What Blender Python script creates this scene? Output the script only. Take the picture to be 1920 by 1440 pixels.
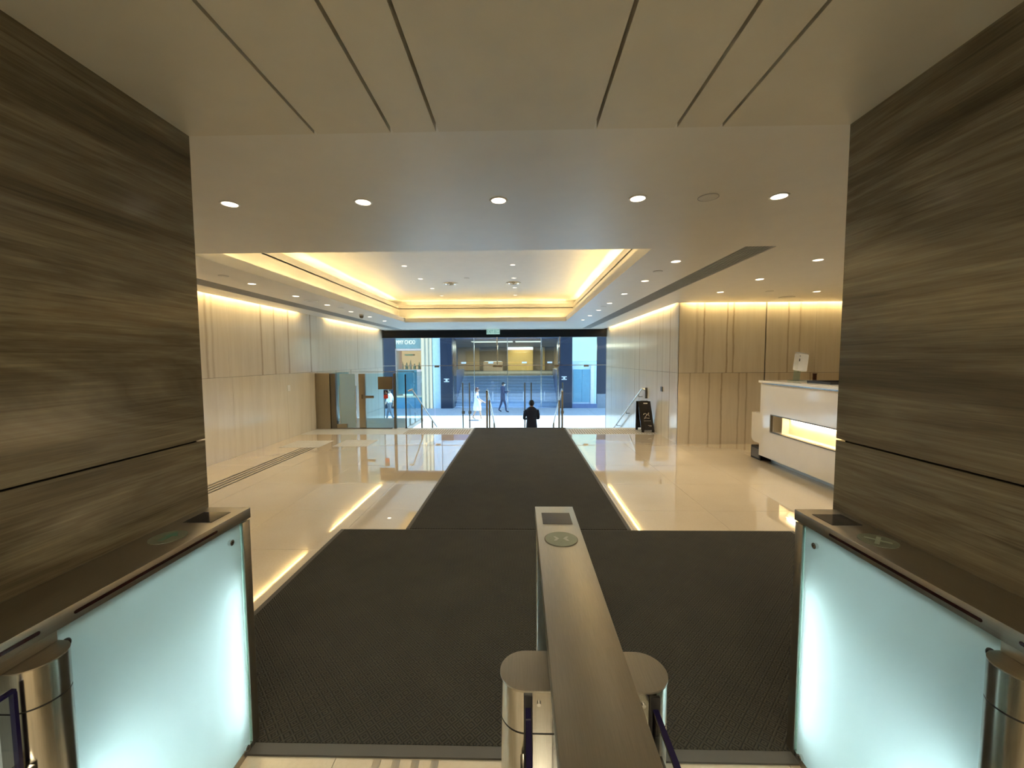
import bpy, bmesh, math, random
from mathutils import Vector, Matrix
random.seed(7)
S = bpy.context.scene
C = S.collection
PI = math.pi
for o in list(bpy.data.objects): bpy.data.objects.remove(o)

# ------------------------------------------------------------------ camera
FL, PITCH, YAW, ROLL = 750.0, 0.0620218, 0.0224754, -0.0050384
f = Vector((-math.sin(YAW)*math.cos(PITCH), math.cos(YAW)*math.cos(PITCH), -math.sin(PITCH)))
rt = Vector((math.cos(YAW), math.sin(YAW), 0)); up = rt.cross(f)
r2 = math.cos(ROLL)*rt + math.sin(ROLL)*up; u2 = -math.sin(ROLL)*rt + math.cos(ROLL)*up
cam = bpy.data.cameras.new('camera'); co = bpy.data.objects.new('camera', cam); C.objects.link(co)
M = Matrix((r2, u2, -f)).transposed().to_4x4(); M.translation = Vector((0, 0, 1.6)); co.matrix_world = M
cam.sensor_fit = 'HORIZONTAL'; cam.sensor_width = 36; cam.lens = 36*FL/1920
cam.clip_start = 0.02; cam.clip_end = 500
S.camera = co
# ------------------------------------------------------------------ sky, sun, exposure
S.view_settings.view_transform = 'Standard'; S.view_settings.look = 'None'
S.view_settings.gamma = 1; S.view_settings.use_curve_mapping = False
S.view_settings.exposure = 1.42
w = bpy.data.worlds.new('sky'); S.world = w; w.use_nodes = True
nt = w.node_tree; nt.nodes.clear()
sky = nt.nodes.new('ShaderNodeTexSky'); sky.sky_type = 'NISHITA'; sky.sun_disc = False
sky.sun_elevation = math.radians(72); sky.sun_rotation = math.radians(80); sky.air_density = 1.2; sky.dust_density = 0.6; sky.ozone_density = 2.5
bg = nt.nodes.new('ShaderNodeBackground'); bg.inputs['Strength'].default_value = 0.42
ow = nt.nodes.new('ShaderNodeOutputWorld')
wb = nt.nodes.new('ShaderNodeMix'); wb.data_type = 'RGBA'; wb.blend_type = 'MULTIPLY'; wb.inputs[0].default_value = 1
wb.inputs[7].default_value = (.84, .95, 1.15, 1)   # white balance of the whole sky
nt.links.new(sky.outputs[0], wb.inputs[6]); nt.links.new(wb.outputs[2], bg.inputs[0]); nt.links.new(bg.outputs[0], ow.inputs[0])
sl = bpy.data.lights.new('sun', 'SUN'); sl.energy = 6.8; sl.angle = math.radians(0.6); sl.color = (0.72, 0.82, 1.0)   # the room is balanced for its warm lamps, so daylight reads blue
so = bpy.data.objects.new('sun', sl); C.objects.link(so)
so.rotation_euler = Vector((0.26, 0.0, 1)).to_track_quat('Z', 'Y').to_euler(); so.location = (5, 18, 30)

LIGHT_K = dict(lip=1.7, fascia=1.25, wall=2.3, down=15.5, gate=1.12)
def area(name, loc, sx, sy, e, col, direction=(0, 0, 1)):
    l = bpy.data.lights.new(name, 'AREA'); l.shape = 'RECTANGLE'; l.size = sx; l.size_y = sy; l.energy = e; l.color = col
    o = bpy.data.objects.new(name, l); C.objects.link(o); o.location = loc
    o.rotation_euler = (-Vector(direction)).to_track_quat('Z', 'Y').to_euler()
    return o
WARM = (1.0, 0.72, 0.32); WARM2 = (1.0, 0.88, 0.68)
def strip_x(name, x0, x1, y, z, e, d, n=1, gap=.12):
    L = (x1-x0-gap*(n-1))/n
    for i in range(n):
        o = area(name, (x0+L/2+i*(L+gap), y, z), L, .02, e*L, WARM, d)
        dv = -Vector(d).normalized(); xx = Vector((1, 0, 0)); yy = dv.cross(xx).normalized()
        o.matrix_world = Matrix((xx, yy, dv)).transposed().to_4x4(); o.location = (x0+L/2+i*(L+gap), y, z)
def strip_y(name, y0, y1, x, z, e, d, n=1, gap=.12):
    L = (y1-y0-gap*(n-1))/n
    for i in range(n):
        o = area(name, (x, y0+L/2+i*(L+gap), z), .02, L, e*L, WARM, d)
        dv = -Vector(d).normalized(); yy = Vector((0, 1, 0)); xx = yy.cross(dv).normalized()
        o.matrix_world = Matrix((xx, yy, dv)).transposed().to_4x4(); o.location = (x, y0+L/2+i*(L+gap), z)
K = LIGHT_K['lip']
strip_y('cove_strip', 3.85, 10.6, -3.27, 2.64, K, (-.05, 0, 1), 6)
strip_y('cove_strip', 3.85, 10.6, 1.355, 2.64, K, (.05, 0, 1), 6)
strip_x('cove_strip', -3.0, 1.1, 10.93, 2.64, K, (0, .05, 1), 4)
strip_x('cove_strip', -3.0, 1.1, 3.66, 2.64, K, (0, -.35, 1), 4)
K = LIGHT_K['fascia']
strip_y('cove_strip', 3.6, 10.9, -3.44, 3.03, K, (.25, 0, 1), 6)
strip_y('cove_strip', 3.6, 10.9, 1.51, 3.03, K, (-.25, 0, 1), 6)
strip_x('cove_strip', -3.2, 1.3, 11.09, 3.03, K, (0, -.25, 1), 4)
K = LIGHT_K['wall']
strip_y('wall_strip', 4.6, 8.5, -4.70, 2.70, K, (-.12, 0, -1), 3, .03)
strip_y('wall_strip', 9.7, 13.3, -4.70, 2.70, K, (-.12, 0, -1), 3, .03)
strip_y('wall_strip', 7.7, 13.3, 2.86, 2.70, K, (.12, 0, -1), 4, .03)
strip_x('wall_strip', 3.0, 6.8, 7.41, 2.70, K*1.1, (0, .12, -1), 3, .03)
# lift lobby behind the camera: unseen light added to brighten near ceiling and stone
area('lobby_fill', (0, -1.9, 2.44), 1.4, .5, 46, (1, .88, .64), (0, 0, -1))

# ------------------------------------------------------------------ materials
MT = {}
def newmat(name):
    m = bpy.data.materials.new(name); m.use_nodes = True; MT[name] = m
    return m, m.node_tree, m.node_tree.nodes['Principled BSDF']
def setb(b, col=None, rough=None, metal=None, spec=None, coat=None, em=None, ems=0):
    if col: b.inputs['Base Color'].default_value = (*col, 1)
    if rough is not None: b.inputs['Roughness'].default_value = rough
    if metal is not None: b.inputs['Metallic'].default_value = metal
    if spec is not None: b.inputs['Specular IOR Level'].default_value = spec
    if coat: b.inputs['Coat Weight'].default_value = coat; b.inputs['Coat Roughness'].default_value = .03
    if em: b.inputs['Emission Color'].default_value = (*em, 1); b.inputs['Emission Strength'].default_value = ems
def coords(t, scale, kind='Object', rot=(0, 0, 0)):
    tc = t.nodes.new('ShaderNodeTexCoord'); mp = t.nodes.new('ShaderNodeMapping')
    mp.inputs['Scale'].default_value = scale; mp.inputs['Rotation'].default_value = rot
    if kind == 'World':
        g = t.nodes.new('ShaderNodeNewGeometry'); t.links.new(g.outputs['Position'], mp.inputs[0])
    else: t.links.new(tc.outputs[kind], mp.inputs[0])
    return mp
def noise(t, mp, sc, det=4, rough=.55, dist=0):
    n = t.nodes.new('ShaderNodeTexNoise'); n.inputs['Scale'].default_value = sc; n.inputs['Detail'].default_value = det
    n.inputs['Roughness'].default_value = rough; n.inputs['Distortion'].default_value = dist
    t.links.new(mp.outputs[0], n.inputs['Vector']); return n
def ramp(t, src, stops, interp='LINEAR'):
    r = t.nodes.new('ShaderNodeValToRGB'); r.color_ramp.interpolation = interp
    e = r.color_ramp.elements
    while len(e) > 1: e.remove(e[0])
    e[0].position = stops[0][0]; e[0].color = (*stops[0][1], 1)
    for p, c in stops[1:]:
        x = e.new(p); x.color = (*c, 1)
    t.links.new(src, r.inputs[0]); return r
def bump(t, b, src, strength, dist=.002):
    n = t.nodes.new('ShaderNodeBump'); n.inputs['Strength'].default_value = strength; n.inputs['Distance'].default_value = dist
    t.links.new(src, n.inputs['Height']); t.links.new(n.outputs[0], b.inputs['Normal'])
def mixc(t, a, b, fac, mode='MIX'):
    m = t.nodes.new('ShaderNodeMix'); m.data_type = 'RGBA'; m.blend_type = mode
    for s, v in ((6, a), (7, b)):
        if isinstance(v, tuple): m.inputs[s].default_value = (*v, 1)
        else: t.links.new(v, m.inputs[s])
    if isinstance(fac, float): m.inputs[0].default_value = fac
    else: t.links.new(fac, m.inputs[0])
    return m
def plain(name, col, rough=.5, metal=0, var=.06, **k):
    m, t, b = newmat(name); setb(b, col, rough, metal, **k)
    n = noise(t, coords(t, (1, 1, 1)), 6)
    r = ramp(t, n.outputs[0], ((.3, tuple(c*(1-var) for c in col)), (.7, tuple(min(1, c*(1+var)) for c in col))))
    t.links.new(r.outputs[0], b.inputs['Base Color']); return m
def emis(name, col, s):
    m, t, b = newmat(name); setb(b, (.02, .02, .02), .5, em=col, ems=s); return m
def glass(name, tint=(.86, .96, .95), refl=.10, rough=0.0):
    m = bpy.data.materials.new(name); m.use_nodes = True; t = m.node_tree; t.nodes.clear(); MT[name] = m
    o = t.nodes.new('ShaderNodeOutputMaterial'); a = t.nodes.new('ShaderNodeBsdfTransparent'); g = t.nodes.new('ShaderNodeBsdfGlossy')
    a.inputs[0].default_value = (*tint, 1); g.inputs['Roughness'].default_value = rough
    lw = t.nodes.new('ShaderNodeLayerWeight'); lw.inputs[0].default_value = .5
    pw = t.nodes.new('ShaderNodeMath'); pw.operation = 'POWER'; pw.inputs[1].default_value = 5; t.links.new(lw.outputs['Facing'], pw.inputs[0])
    fr = t.nodes.new('ShaderNodeMath'); fr.operation = 'MULTIPLY_ADD'; fr.inputs[1].default_value = .8; fr.inputs[2].default_value = .04; t.links.new(pw.outputs[0], fr.inputs[0])
    mx = t.nodes.new('ShaderNodeMixShader'); t.links.new(fr.outputs[0], mx.inputs[0])
    t.links.new(a.outputs[0], mx.inputs[1]); t.links.new(g.outputs[0], mx.inputs[2]); t.links.new(mx.outputs[0], o.inputs[0])
    return m
def steel(name, col, rough=.28, stretch=(2, 60, 60)):
    m, t, b = newmat(name); setb(b, col, rough, 1)
    n = noise(t, coords(t, stretch), 8, 3)
    r = ramp(t, n.outputs[0], ((.3, tuple(c*.93 for c in col)), (.7, tuple(min(1, c*1.06) for c in col))))
    t.links.new(r.outputs[0], b.inputs['Base Color']); bump(t, b, n.outputs[0], .06, .0006); return m
def stone(name, seed):
    m, t, b = newmat(name); setb(b, rough=.16, spec=.5)
    mp = coords(t, (1, .22, 1.9), 'World'); mp.inputs['Location'].default_value = (seed, seed*1.7, seed*.6)
    big = noise(t, mp, 1.9, 6, .60, 1.1)
    mp2 = coords(t, (1, .5, 22), 'World'); mp2.inputs['Location'].default_value = (seed, seed, seed)
    fine = noise(t, mp2, 3.2, 6, .65, 1.2)
    mp3 = coords(t, (1, 2.4, 90), 'World'); gr = noise(t, mp3, 2.4, 4, .7, .4)
    c1 = ramp(t, big.outputs[0], ((.30, (.070, .056, .033)), (.42, (.13, .108, .068)), (.50, (.20, .174, .118)), (.57, (.13, .11, .071)), (.64, (.19, .166, .115)), (.74, (.28, .25, .185))))
    c2 = ramp(t, fine.outputs[0], ((.3, (.52, .50, .47)), (.45, (.95, .95, .95)), (.52, (1.0, 1.0, 1.0)), (.68, (1.42, 1.40, 1.35))))
    c3 = ramp(t, gr.outputs[0], ((.3, (.82, .80, .78)), (.6, (1.08, 1.08, 1.08))))
    a = mixc(t, c1.outputs[0], c2.outputs[0], .75, 'MULTIPLY'); a2 = mixc(t, a.outputs[2], c3.outputs[0], .7, 'MULTIPLY')
    t.links.new(a2.outputs[2], b.inputs['Base Color'])
    bump(t, b, fine.outputs[0], .05, .0008); return m
def veined(name, axis, lo, hi, veins, base=(.76, .70, .585), vein=(.40, .31, .20)):
    """polished cream marble; the thin natural veins run upright at the given places along the wall"""
    m, t, b = newmat(name); setb(b, rough=.13, spec=.5)
    g = t.nodes.new('ShaderNodeNewGeometry'); sp = t.nodes.new('ShaderNodeSeparateXYZ'); t.links.new(g.outputs['Position'], sp.inputs[0])
    mp = coords(t, (2, 2, .7), 'World'); n = noise(t, mp, 2.0, 6, .7)
    ma = t.nodes.new('ShaderNodeMath'); ma.operation = 'MULTIPLY_ADD'
    t.links.new(n.outputs[0], ma.inputs[0]); ma.inputs[1].default_value = .07; t.links.new(sp.outputs[axis], ma.inputs[2])
    mr = t.nodes.new('ShaderNodeMapRange'); t.links.new(ma.outputs[0], mr.inputs[0])
    mr.inputs[1].default_value = lo+.035; mr.inputs[2].default_value = hi+.035
    st = [(0, base)]; L = hi-lo
    for v in veins[:10]:
        p = (v-lo)/L; wv = .016/L
        st += [(p-wv, base), (p, vein), (p+wv*1.2, base)]
        if len(st) > 28: break
    r = ramp(t, mr.outputs[0], st)
    mp2 = coords(t, (5, 5, .35), 'World'); n2 = noise(t, mp2, 2.2, 5, .6, .3)
    c = ramp(t, n2.outputs[0], ((.3, (.90, .88, .85)), (.6, (1.0, 1.0, 1.0))))
    mm = mixc(t, r.outputs[0], c.outputs[0], .8, 'MULTIPLY'); t.links.new(mm.outputs[2], b.inputs['Base Color']); return m

stone('stone_left', 3.1); stone('stone_right', 11.4)
veined('marble_left_up', 1, 4.5, 14.5, (5.99, 6.09, 7.06, 7.27, 7.67, 8.13, 8.99, 9.99, 11.6, 13.0))
veined('marble_left_low', 1, 4.5, 14.5, (5.4, 6.2, 7.21, 7.41, 8.9, 10.2, 11.1, 12.6, 13.2))
veined('marble_right', 1, 7, 14, (7.9, 8.3, 8.6, 9.9, 10.3, 11.5, 12.9))
veined('marble_back_up', 0, 2, 8, (3.23, 3.36, 3.78, 3.90, 4.88, 5.1, 5.95))
veined('marble_back_low', 0, 2, 8, (3.12, 3.48, 3.71, 4.02, 4.16, 4.75, 5.3, 5.9), base=(.72, .64, .50))
# floor
m, t, b = newmat('floor_tile'); setb(b, rough=.0, spec=.85); b.inputs['Coat Weight'].default_value = 1; b.inputs['Coat Roughness'].default_value = 0; b.inputs['Coat IOR'].default_value = 1.6
n = noise(t, coords(t, (1, 1, 1), 'World'), 1.1, 5, .6)
r = ramp(t, n.outputs[0], ((.3, (.57, .475, .345)), (.7, (.62, .525, .39))))
n2 = noise(t, coords(t, (1, 1, 1), 'World'), 60, 3, .6); r2_ = ramp(t, n2.outputs[0], ((.35, (.93, .92, .90)), (.55, (1, 1, 1))))
mm = mixc(t, r.outputs[0], r2_.outputs[0], .6, 'MULTIPLY'); t.links.new(mm.outputs[2], b.inputs['Base Color'])

plain('grout', (.30, .25, .18), .7); plain('joint', (.10, .085, .065), .8)
plain('ceiling_white', (.74, .72, .67), .45, var=.02)
plain('ceiling_gloss', (.70, .68, .62), .34, var=.02)
plain('ceiling_panel', (.64, .60, .50), .38, var=.03)
plain('slot_grey', (.30, .30, .285), .6); plain('void_dark', (.05, .05, .05), .8)
plain('trim_white', (.80, .78, .74), .35, var=.02); plain('detector_white', (.62, .60, .55), .4)
plain('bulb_reflector', (.85, .84, .80), .25)
emis('lamp', (1, .88, .68), 14)
emis('lamp_dim', (1, .93, .80), 5)
# mat
m, t, b = newmat('mat_weave'); setb(b, rough=.75, spec=.28)
def wave(rot):
    mp = coords(t, (1, 1, 1), 'World', (0, 0, rot)); wv = t.nodes.new('ShaderNodeTexWave'); wv.inputs['Scale'].default_value = 26
    wv.inputs['Distortion'].default_value = .6; t.links.new(mp.outputs[0], wv.inputs[0]); return wv
w1, w2 = wave(PI/4), wave(-PI/4)
ck = t.nodes.new('ShaderNodeTexChecker'); ck.inputs['Scale'].default_value = 36; t.links.new(coords(t, (1, 1, 1), 'World').outputs[0], ck.inputs[0])
wm = mixc(t, w1.outputs[0], w2.outputs[0], ck.outputs['Fac'])
nn = noise(t, coords(t, (1, 1, 1), 'World'), 3, 4); 
rr = ramp(t, wm.outputs[2], ((.15, (.012, .011, .007)), (.6, (.041, .037, .025))))
r3 = ramp(t, nn.outputs[0], ((.3, (.85, .85, .85)), (.7, (1.12, 1.12, 1.12))))
mm = mixc(t, rr.outputs[0], r3.outputs[0], 1.0, 'MULTIPLY'); t.links.new(mm.outputs[2], b.inputs['Base Color']); bump(t, b, wm.outputs[2], .9, .004)
plain('mat_border', (.060, .056, .046), .6)
steel('steel', (.45, .42, .36), .34, (60, 2, 60)); steel('steel_column', (.50, .48, .43), .2, (60, 60, 2)); steel('steel_dark', (.20, .18, .15), .35)
steel('steel_bright', (.75, .75, .74), .2); steel('steel_brown', (.40, .35, .27), .32, (60, 60, 2))
plain('display_dark', (.012, .012, .016), .12); plain('slot_red', (.02, .003, .003), .2); plain('indicator', (.16, .17, .12), .2)
emis('indicator_green', (.10, .34, .12), .04); plain('indicator_mark', (.26, .30, .22), .3)
plain('rubber_black', (.012, .011, .011), .5); plain('wing_edge', (.012, .008, .05), .1)
glass('glass_clear'); glass('glass_wing', (.90, .95, 1.0)); glass('glass_green', (.80, .93, .96))
# frosted glass
m = bpy.data.materials.new('frosted'); m.use_nodes = True; MT['frosted'] = m; t = m.node_tree; t.nodes.clear()
o_ = t.nodes.new('ShaderNodeOutputMaterial'); a_ = t.nodes.new('ShaderNodeBsdfTranslucent'); d_ = t.nodes.new('ShaderNodeBsdfDiffuse'); g_ = t.nodes.new('ShaderNodeBsdfGlossy')
nz = noise(t, coords(t, (1, 1, 1)), 2.0, 2); rz = ramp(t, nz.outputs[0], ((.3, (.78, .87, .85)), (.7, (.81, .89, .89)))); t.links.new(rz.outputs[0], a_.inputs[0])
d_.inputs[0].default_value = (.42, .52, .50, 1); g_.inputs['Roughness'].default_value = .08
m1 = t.nodes.new('ShaderNodeMixShader'); m1.inputs[0].default_value = .35; m2 = t.nodes.new('ShaderNodeMixShader')
fr = t.nodes.new('ShaderNodeFresnel'); fr.inputs[0].default_value = 1.4; t.links.new(fr.outputs[0], m2.inputs[0])
t.links.new(a_.outputs[0], m1.inputs[1]); t.links.new(d_.outputs[0], m1.inputs[2]); t.links.new(m1.outputs[0], m2.inputs[1]); t.links.new(g_.outputs[0], m2.inputs[2]); t.links.new(m2.outputs[0], o_.inputs[0])
plain('cabinet_inner', (.85, .87, .86), .6); emis('led_white', (.85, .97, 1), 6)
plain('black_metal', (.015, .016, .02), .12); plain('frame_black', (.010, .013, .020), .3, spec=.15)
plain('street_paving', (.50, .49, .46), .8); plain('stair_granite', (.42, .39, .34), .4); plain('tactile_granite', (.46, .455, .42), .35)
plain('desk_white', (.80, .76, .68), .10, var=.02, coat=.5); plain('desk_niche', (.78, .72, .60), .4); emis('desk_led', (1, .82, .58), 5)
plain('plastic_white', (.80, .80, .78), .3); plain('plastic_black', (.02, .018, .018), .35); plain('plastic_brown', (.05, .015, .010), .4)
plain('sign_black', (.018, .012, .009), .25); plain('sign_print', (.42, .40, .36), .5); plain('paper', (.8, .8, .78), .5)
plain('suit_black', (.007, .009, .026), .7); plain('suit_navy', (.045, .055, .11), .8); plain('skin', (.50, .31, .22), .55); plain('hair_black', (.010, .008, .008), .5)
plain('shirt_white', (.82, .82, .84), .8); plain('shirt_blue', (.24, .28, .60), .8); plain('skirt_white', (.72, .74, .72), .8); plain('shoe_black', (.02, .02, .02), .4)
plain('mask_white', (.75, .82, .86), .7); plain('trousers_grey', (.10, .11, .14), .8); plain('bag_white', (.75, .73, .72), .6)
plain('tower_dark', (.026, .036, .062), .25, spec=.3); plain('tower_blue', (.16, .22, .38), .3); plain('tower_pale', (.62, .80, .90), .25); plain('tower_grey', (.30, .33, .36), .5)
plain('lobby_ceiling', (.10, .13, .20), .5); plain('lobby_tan', (.46, .33, .19), .5); plain('lobby_brown', (.20, .15, .11), .5); plain('lobby_gold', (.38, .26, .09), .5)
plain('lobby_steps', (.72, .80, .86), .5); emis('lobby_strip', (1, .9, .72), .55); emis('lightbox', (.60, .95, 1.0), .46); emis('fin_cream_glow', (1, .97, .86), .40)
plain('shop_sign_board', (.26, .36, .32), .5); emis('shop_letters', (1, 1, .97), .6); plain('shop_grey_green', (.50, .54, .48), .6); plain('shop_pink', (.80, .58, .48), .5)
emis('shop_glow', (1, .50, .24), .42); plain('shop_teal', (.16, .38, .50), .3); plain('shop_product', (.65, .35, .16), .4); plain('bronze', (.13, .10, .06), .35)
emis('exit_face', (.55, .95, .85), .26); plain('exit_text', (.005, .09, .07), .6); plain('sign_navy', (.02, .02, .07), .4); plain('sign_red', (.55, .05, .03), .5)

# ------------------------------------------------------------------ mesh helpers
def box(bm, x0, x1, y0, y1, z0, z1, bev=0):
    r = bmesh.ops.create_cube(bm, size=1)
    for v in r['verts']:
        v.co = Vector(((x0+x1)/2+v.co.x*(x1-x0), (y0+y1)/2+v.co.y*(y1-y0), (z0+z1)/2+v.co.z*(z1-z0)))
    if bev:
        es = list({e for v in r['verts'] for e in v.link_edges}); bmesh.ops.bevel(bm, geom=es, offset=bev, segments=2, affect='EDGES', profile=.6)
def cyl(bm, p0, p1, r, seg=16, r1=None):
    p0, p1 = Vector(p0), Vector(p1); d = p1-p0
    mt = Matrix.Translation((p0+p1)/2) @ d.to_track_quat('Z', 'Y').to_matrix().to_4x4()
    bmesh.ops.create_cone(bm, cap_ends=True, segments=seg, radius1=r, radius2=r if r1 is None else r1, depth=d.length, matrix=mt)
def sphere(bm, p, r, sc=(1, 1, 1), seg=14):
    bmesh.ops.create_uvsphere(bm, u_segments=seg, v_segments=seg//2+2, radius=r, matrix=Matrix.Translation(p) @ Matrix.Diagonal((*sc, 1)))
def prism(bm, pts, axis, a, b_):
    """extrude a polygon of 2-D points along an axis from a to b_"""
    def P(u, v, w_):
        return {'x': (w_, u, v), 'y': (u, w_, v), 'z': (u, v, w_)}[axis]
    A = [bm.verts.new(P(u, v, a)) for u, v in pts]; B = [bm.verts.new(P(u, v, b_)) for u, v in pts]
    n = len(pts); bm.faces.new(A); bm.faces.new(B[::-1])
    for i in range(n): bm.faces.new((A[i], B[i], B[(i+1) % n], A[(i+1) % n]))
def tube(bm, pts, r, seg=10):
    """continuous round tube through points with mitred corners"""
    pts = [Vector(p) for p in pts]; rings = []
    for i, p in enumerate(pts):
        d0 = (pts[i]-pts[i-1]).normalized() if i else (pts[1]-pts[0]).normalized()
        d1 = (pts[i+1]-pts[i]).normalized() if i < len(pts)-1 else d0
        d = (d0+d1).normalized(); k = 1/max(.5, d.dot(d0))
        s = d.cross(Vector((0, 0, 1)));  s = s.normalized() if s.length > .01 else Vector((1, 0, 0)); t_ = d.cross(s).normalized()
        rings.append([bm.verts.new(p+s*r*math.cos(2*PI*j/seg)+t_*r*k*math.sin(2*PI*j/seg)) for j in range(seg)])
    for a, b_ in zip(rings, rings[1:]):
        for j in range(seg): bm.faces.new((a[j], a[(j+1) % seg], b_[(j+1) % seg], b_[j]))
    bm.faces.new(rings[0]); bm.faces.new(rings[-1][::-1])
def lathe(bm, prof, cx, cy, cz, seg=28):
    rings = []
    for r, z in prof:
        rings.append([bm.verts.new((cx+r*math.cos(2*PI*j/seg), cy+r*math.sin(2*PI*j/seg), cz+z)) for j in range(seg)])
    for a, b_ in zip(rings, rings[1:]):
        for j in range(seg): bm.faces.new((a[j], a[(j+1) % seg], b_[(j+1) % seg], b_[j]))
def obj(name, bm, mat, parent=None, smooth=False, loc=None):
    bmesh.ops.recalc_face_normals(bm, faces=bm.faces)
    me = bpy.data.meshes.new(name); 
    if loc is not None: bmesh.ops.translate(bm, verts=bm.verts, vec=-Vector(loc))
    bm.to_mesh(me); bm.free(); me.materials.append(MT[mat])
    o = bpy.data.objects.new(name, me); C.objects.link(o)
    if loc is not None: o.location = loc
    if smooth:
        me.polygons.foreach_set('use_smooth', [True]*len(me.polygons))
        me.set_sharp_from_angle(angle=math.radians(38))
    if parent:
        o.parent = parent; o.matrix_parent_inverse = Matrix.Translation(-parent_loc(parent))
    return o
def parent_loc(p):
    v = Vector(p.location)
    if p.parent: v = v + parent_loc(p.parent) + p.matrix_parent_inverse.translation
    return v
def nb(): return bmesh.new()
def bx(name, dims, mat, parent=None, bev=0, smooth=False, **k):
    bm = nb(); box(bm, *dims, bev); return obj(name, bm, mat, parent, smooth=smooth or bev > 0, **k)
def tag(o, label=None, cat=None, group=None, kind=None):
    if label: o['label'] = label
    if cat: o['category'] = cat
    if group: o['group'] = group
    if kind: o['kind'] = kind
    return o
def thing(name, label, cat, loc=(0, 0, 0), group=None):
    o = bpy.data.objects.new(name, None); C.objects.link(o); o.location = loc; o.empty_display_size = .1
    return tag(o, label, cat, group)
def struct(name, bm, mat): return tag(obj(name, bm, mat), kind='structure')
def text(name, s, size, mat, parent, loc, rot=(PI/2, 0, 0), depth=.002, align='CENTER', sx=1):
    cu = bpy.data.curves.new(name, 'FONT'); cu.body = s; cu.size = size; cu.extrude = depth; cu.align_x = align; cu.align_y = 'CENTER'; cu.resolution_u = 3
    to = bpy.data.objects.new('t', cu); C.objects.link(to); bpy.context.view_layer.update()
    me = bpy.data.meshes.new_from_object(to.evaluated_get(bpy.context.evaluated_depsgraph_get())); bpy.data.objects.remove(to)
    me.name = name; me.materials.clear(); me.materials.append(MT[mat])
    me.transform(Matrix.Translation(loc) @ __import__('mathutils').Euler(rot).to_matrix().to_4x4() @ Matrix.Diagonal((sx, 1, 1, 1)))
    o = bpy.data.objects.new(name, me); C.objects.link(o)
    o.parent = parent; o.matrix_parent_inverse = Matrix.Translation(-parent_loc(parent)); return o

# ================================================================== SETTING
# floor: slab with separate polished tiles
bm = nb(); box(bm, -4.9, 7.1, -3.1, 9.25, -.30, -.012); floor = struct('floor', bm, 'grout')
def tile(x0, x1, y0, y1):
    g = .0012
    bx('tile', (x0+g, x1-g, y0+g, y1-g, -.012, 0), 'floor_tile', floor)
xs = [-4.76]+[-4.35+.9*i for i in range(13)]; xs = [x for x in xs if x < 7.0]+[7.0]
ys = [-3.0]+[-2.15+.9*i for i in range(20)]; ys = [y for y in ys if y < 8.44]+[8.44]
for i in range(len(xs)-1):
    for j in range(len(ys)-1):
        if ys[j+1] < 1.3 and (xs[i+1] < -1.7 or xs[i] > 1.6): continue
        tile(xs[i], xs[i+1], ys[j], ys[j+1])
# ribbed granite warning band at the head of the stairs
for x0, x1 in ((-4.76, -4.0), (-4.0, -3.1), (-3.1, -2.2), (-2.2, -1.15), (-1.15, 0), (0, 1.05), (1.05, 2.0), (2.0, 2.91)):
    bx('warning_slab', (x0+.001, x1-.001, 8.442, 9.25, -.012, 0), 'tactile_granite', floor)
bm = nb()
x = -2.55
while x < 2.85:
    if not -1.12 < x < 1.05: box(bm, x, x+.026, 8.50, 9.02, 0, .005)
    x += .055
tag(obj('warning_rib', bm, 'grout', floor), kind='stuff')
# stairs down to the street and landing
bm = nb(); box(bm, -4.9, 3.1, 9.25, 9.3, -1.75, -.02); stairs = struct('stairs', bm, 'stair_granite')
n = 9; rise = 1.42/n; td = .315
for i in range(n):
    z = -rise*(i+1)
    if i < n-1: bx('step', (-2.62, 2.91, 9.25+td*i, 9.25+td*(i+1)+.01, -1.7, z), 'stair_granite', stairs, bev=.004)
bm = nb(); box(bm, -14, 14, 11.8, 24.6, -1.62, -1.421); box(bm, -4.9, -2.62, 9.3, 11.8, -1.62, -1.421); street = struct('ground', bm, 'grout')
for i in range(14):
    for j in range(6):
        bx('paving_slab', (-14+2*i+.004, -12+2*i-.004, 11.85+2.1*j+.004, 13.95+2.1*j-.004, -1.421, -1.41), 'street_paving', street)
# near stone walls (lift lobby)
for side, x0, x1, mname, fx in (('near_left', -7.1, -1.32, 'stone_left', -1.30), ('near_right', 1.27, 7.1, 'stone_right', 1.25)):
    bm = nb(); box(bm, x0, x1, -3.1, 1.58, 0, 3.5); wl = struct('wall_'+side, bm, 'joint')
    s = 1 if x1 < 0 else -1
    xa, xb = (x1, fx) if s > 0 else (fx, x0)
    for y0, y1 in ((-3.0, -.9), (-.9, 1.6)):
        bx('stone_panel', (xa, xb, y0+.001, y1, 0, 1.274), mname, wl)
        bx('stone_panel', (xa, xb, y0+.001, y1, 1.281, 2.60), mname, wl)
    # end faces of the piers towards the hall
    e0, e1 = (-4.76, -1.321) if s > 0 else (1.271, 7.0)
    bx('stone_panel', (e0, e1, 1.58, 1.6, 0, 1.274), mname, wl); bx('stone_panel', (e0, e1, 1.58, 1.6, 1.281, 2.60), mname, wl)
bm = nb(); box(bm, -1.5, 1.5, -3.2, -3.0, 0, 3.5); struct('wall_behind', bm, 'stone_left')
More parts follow.
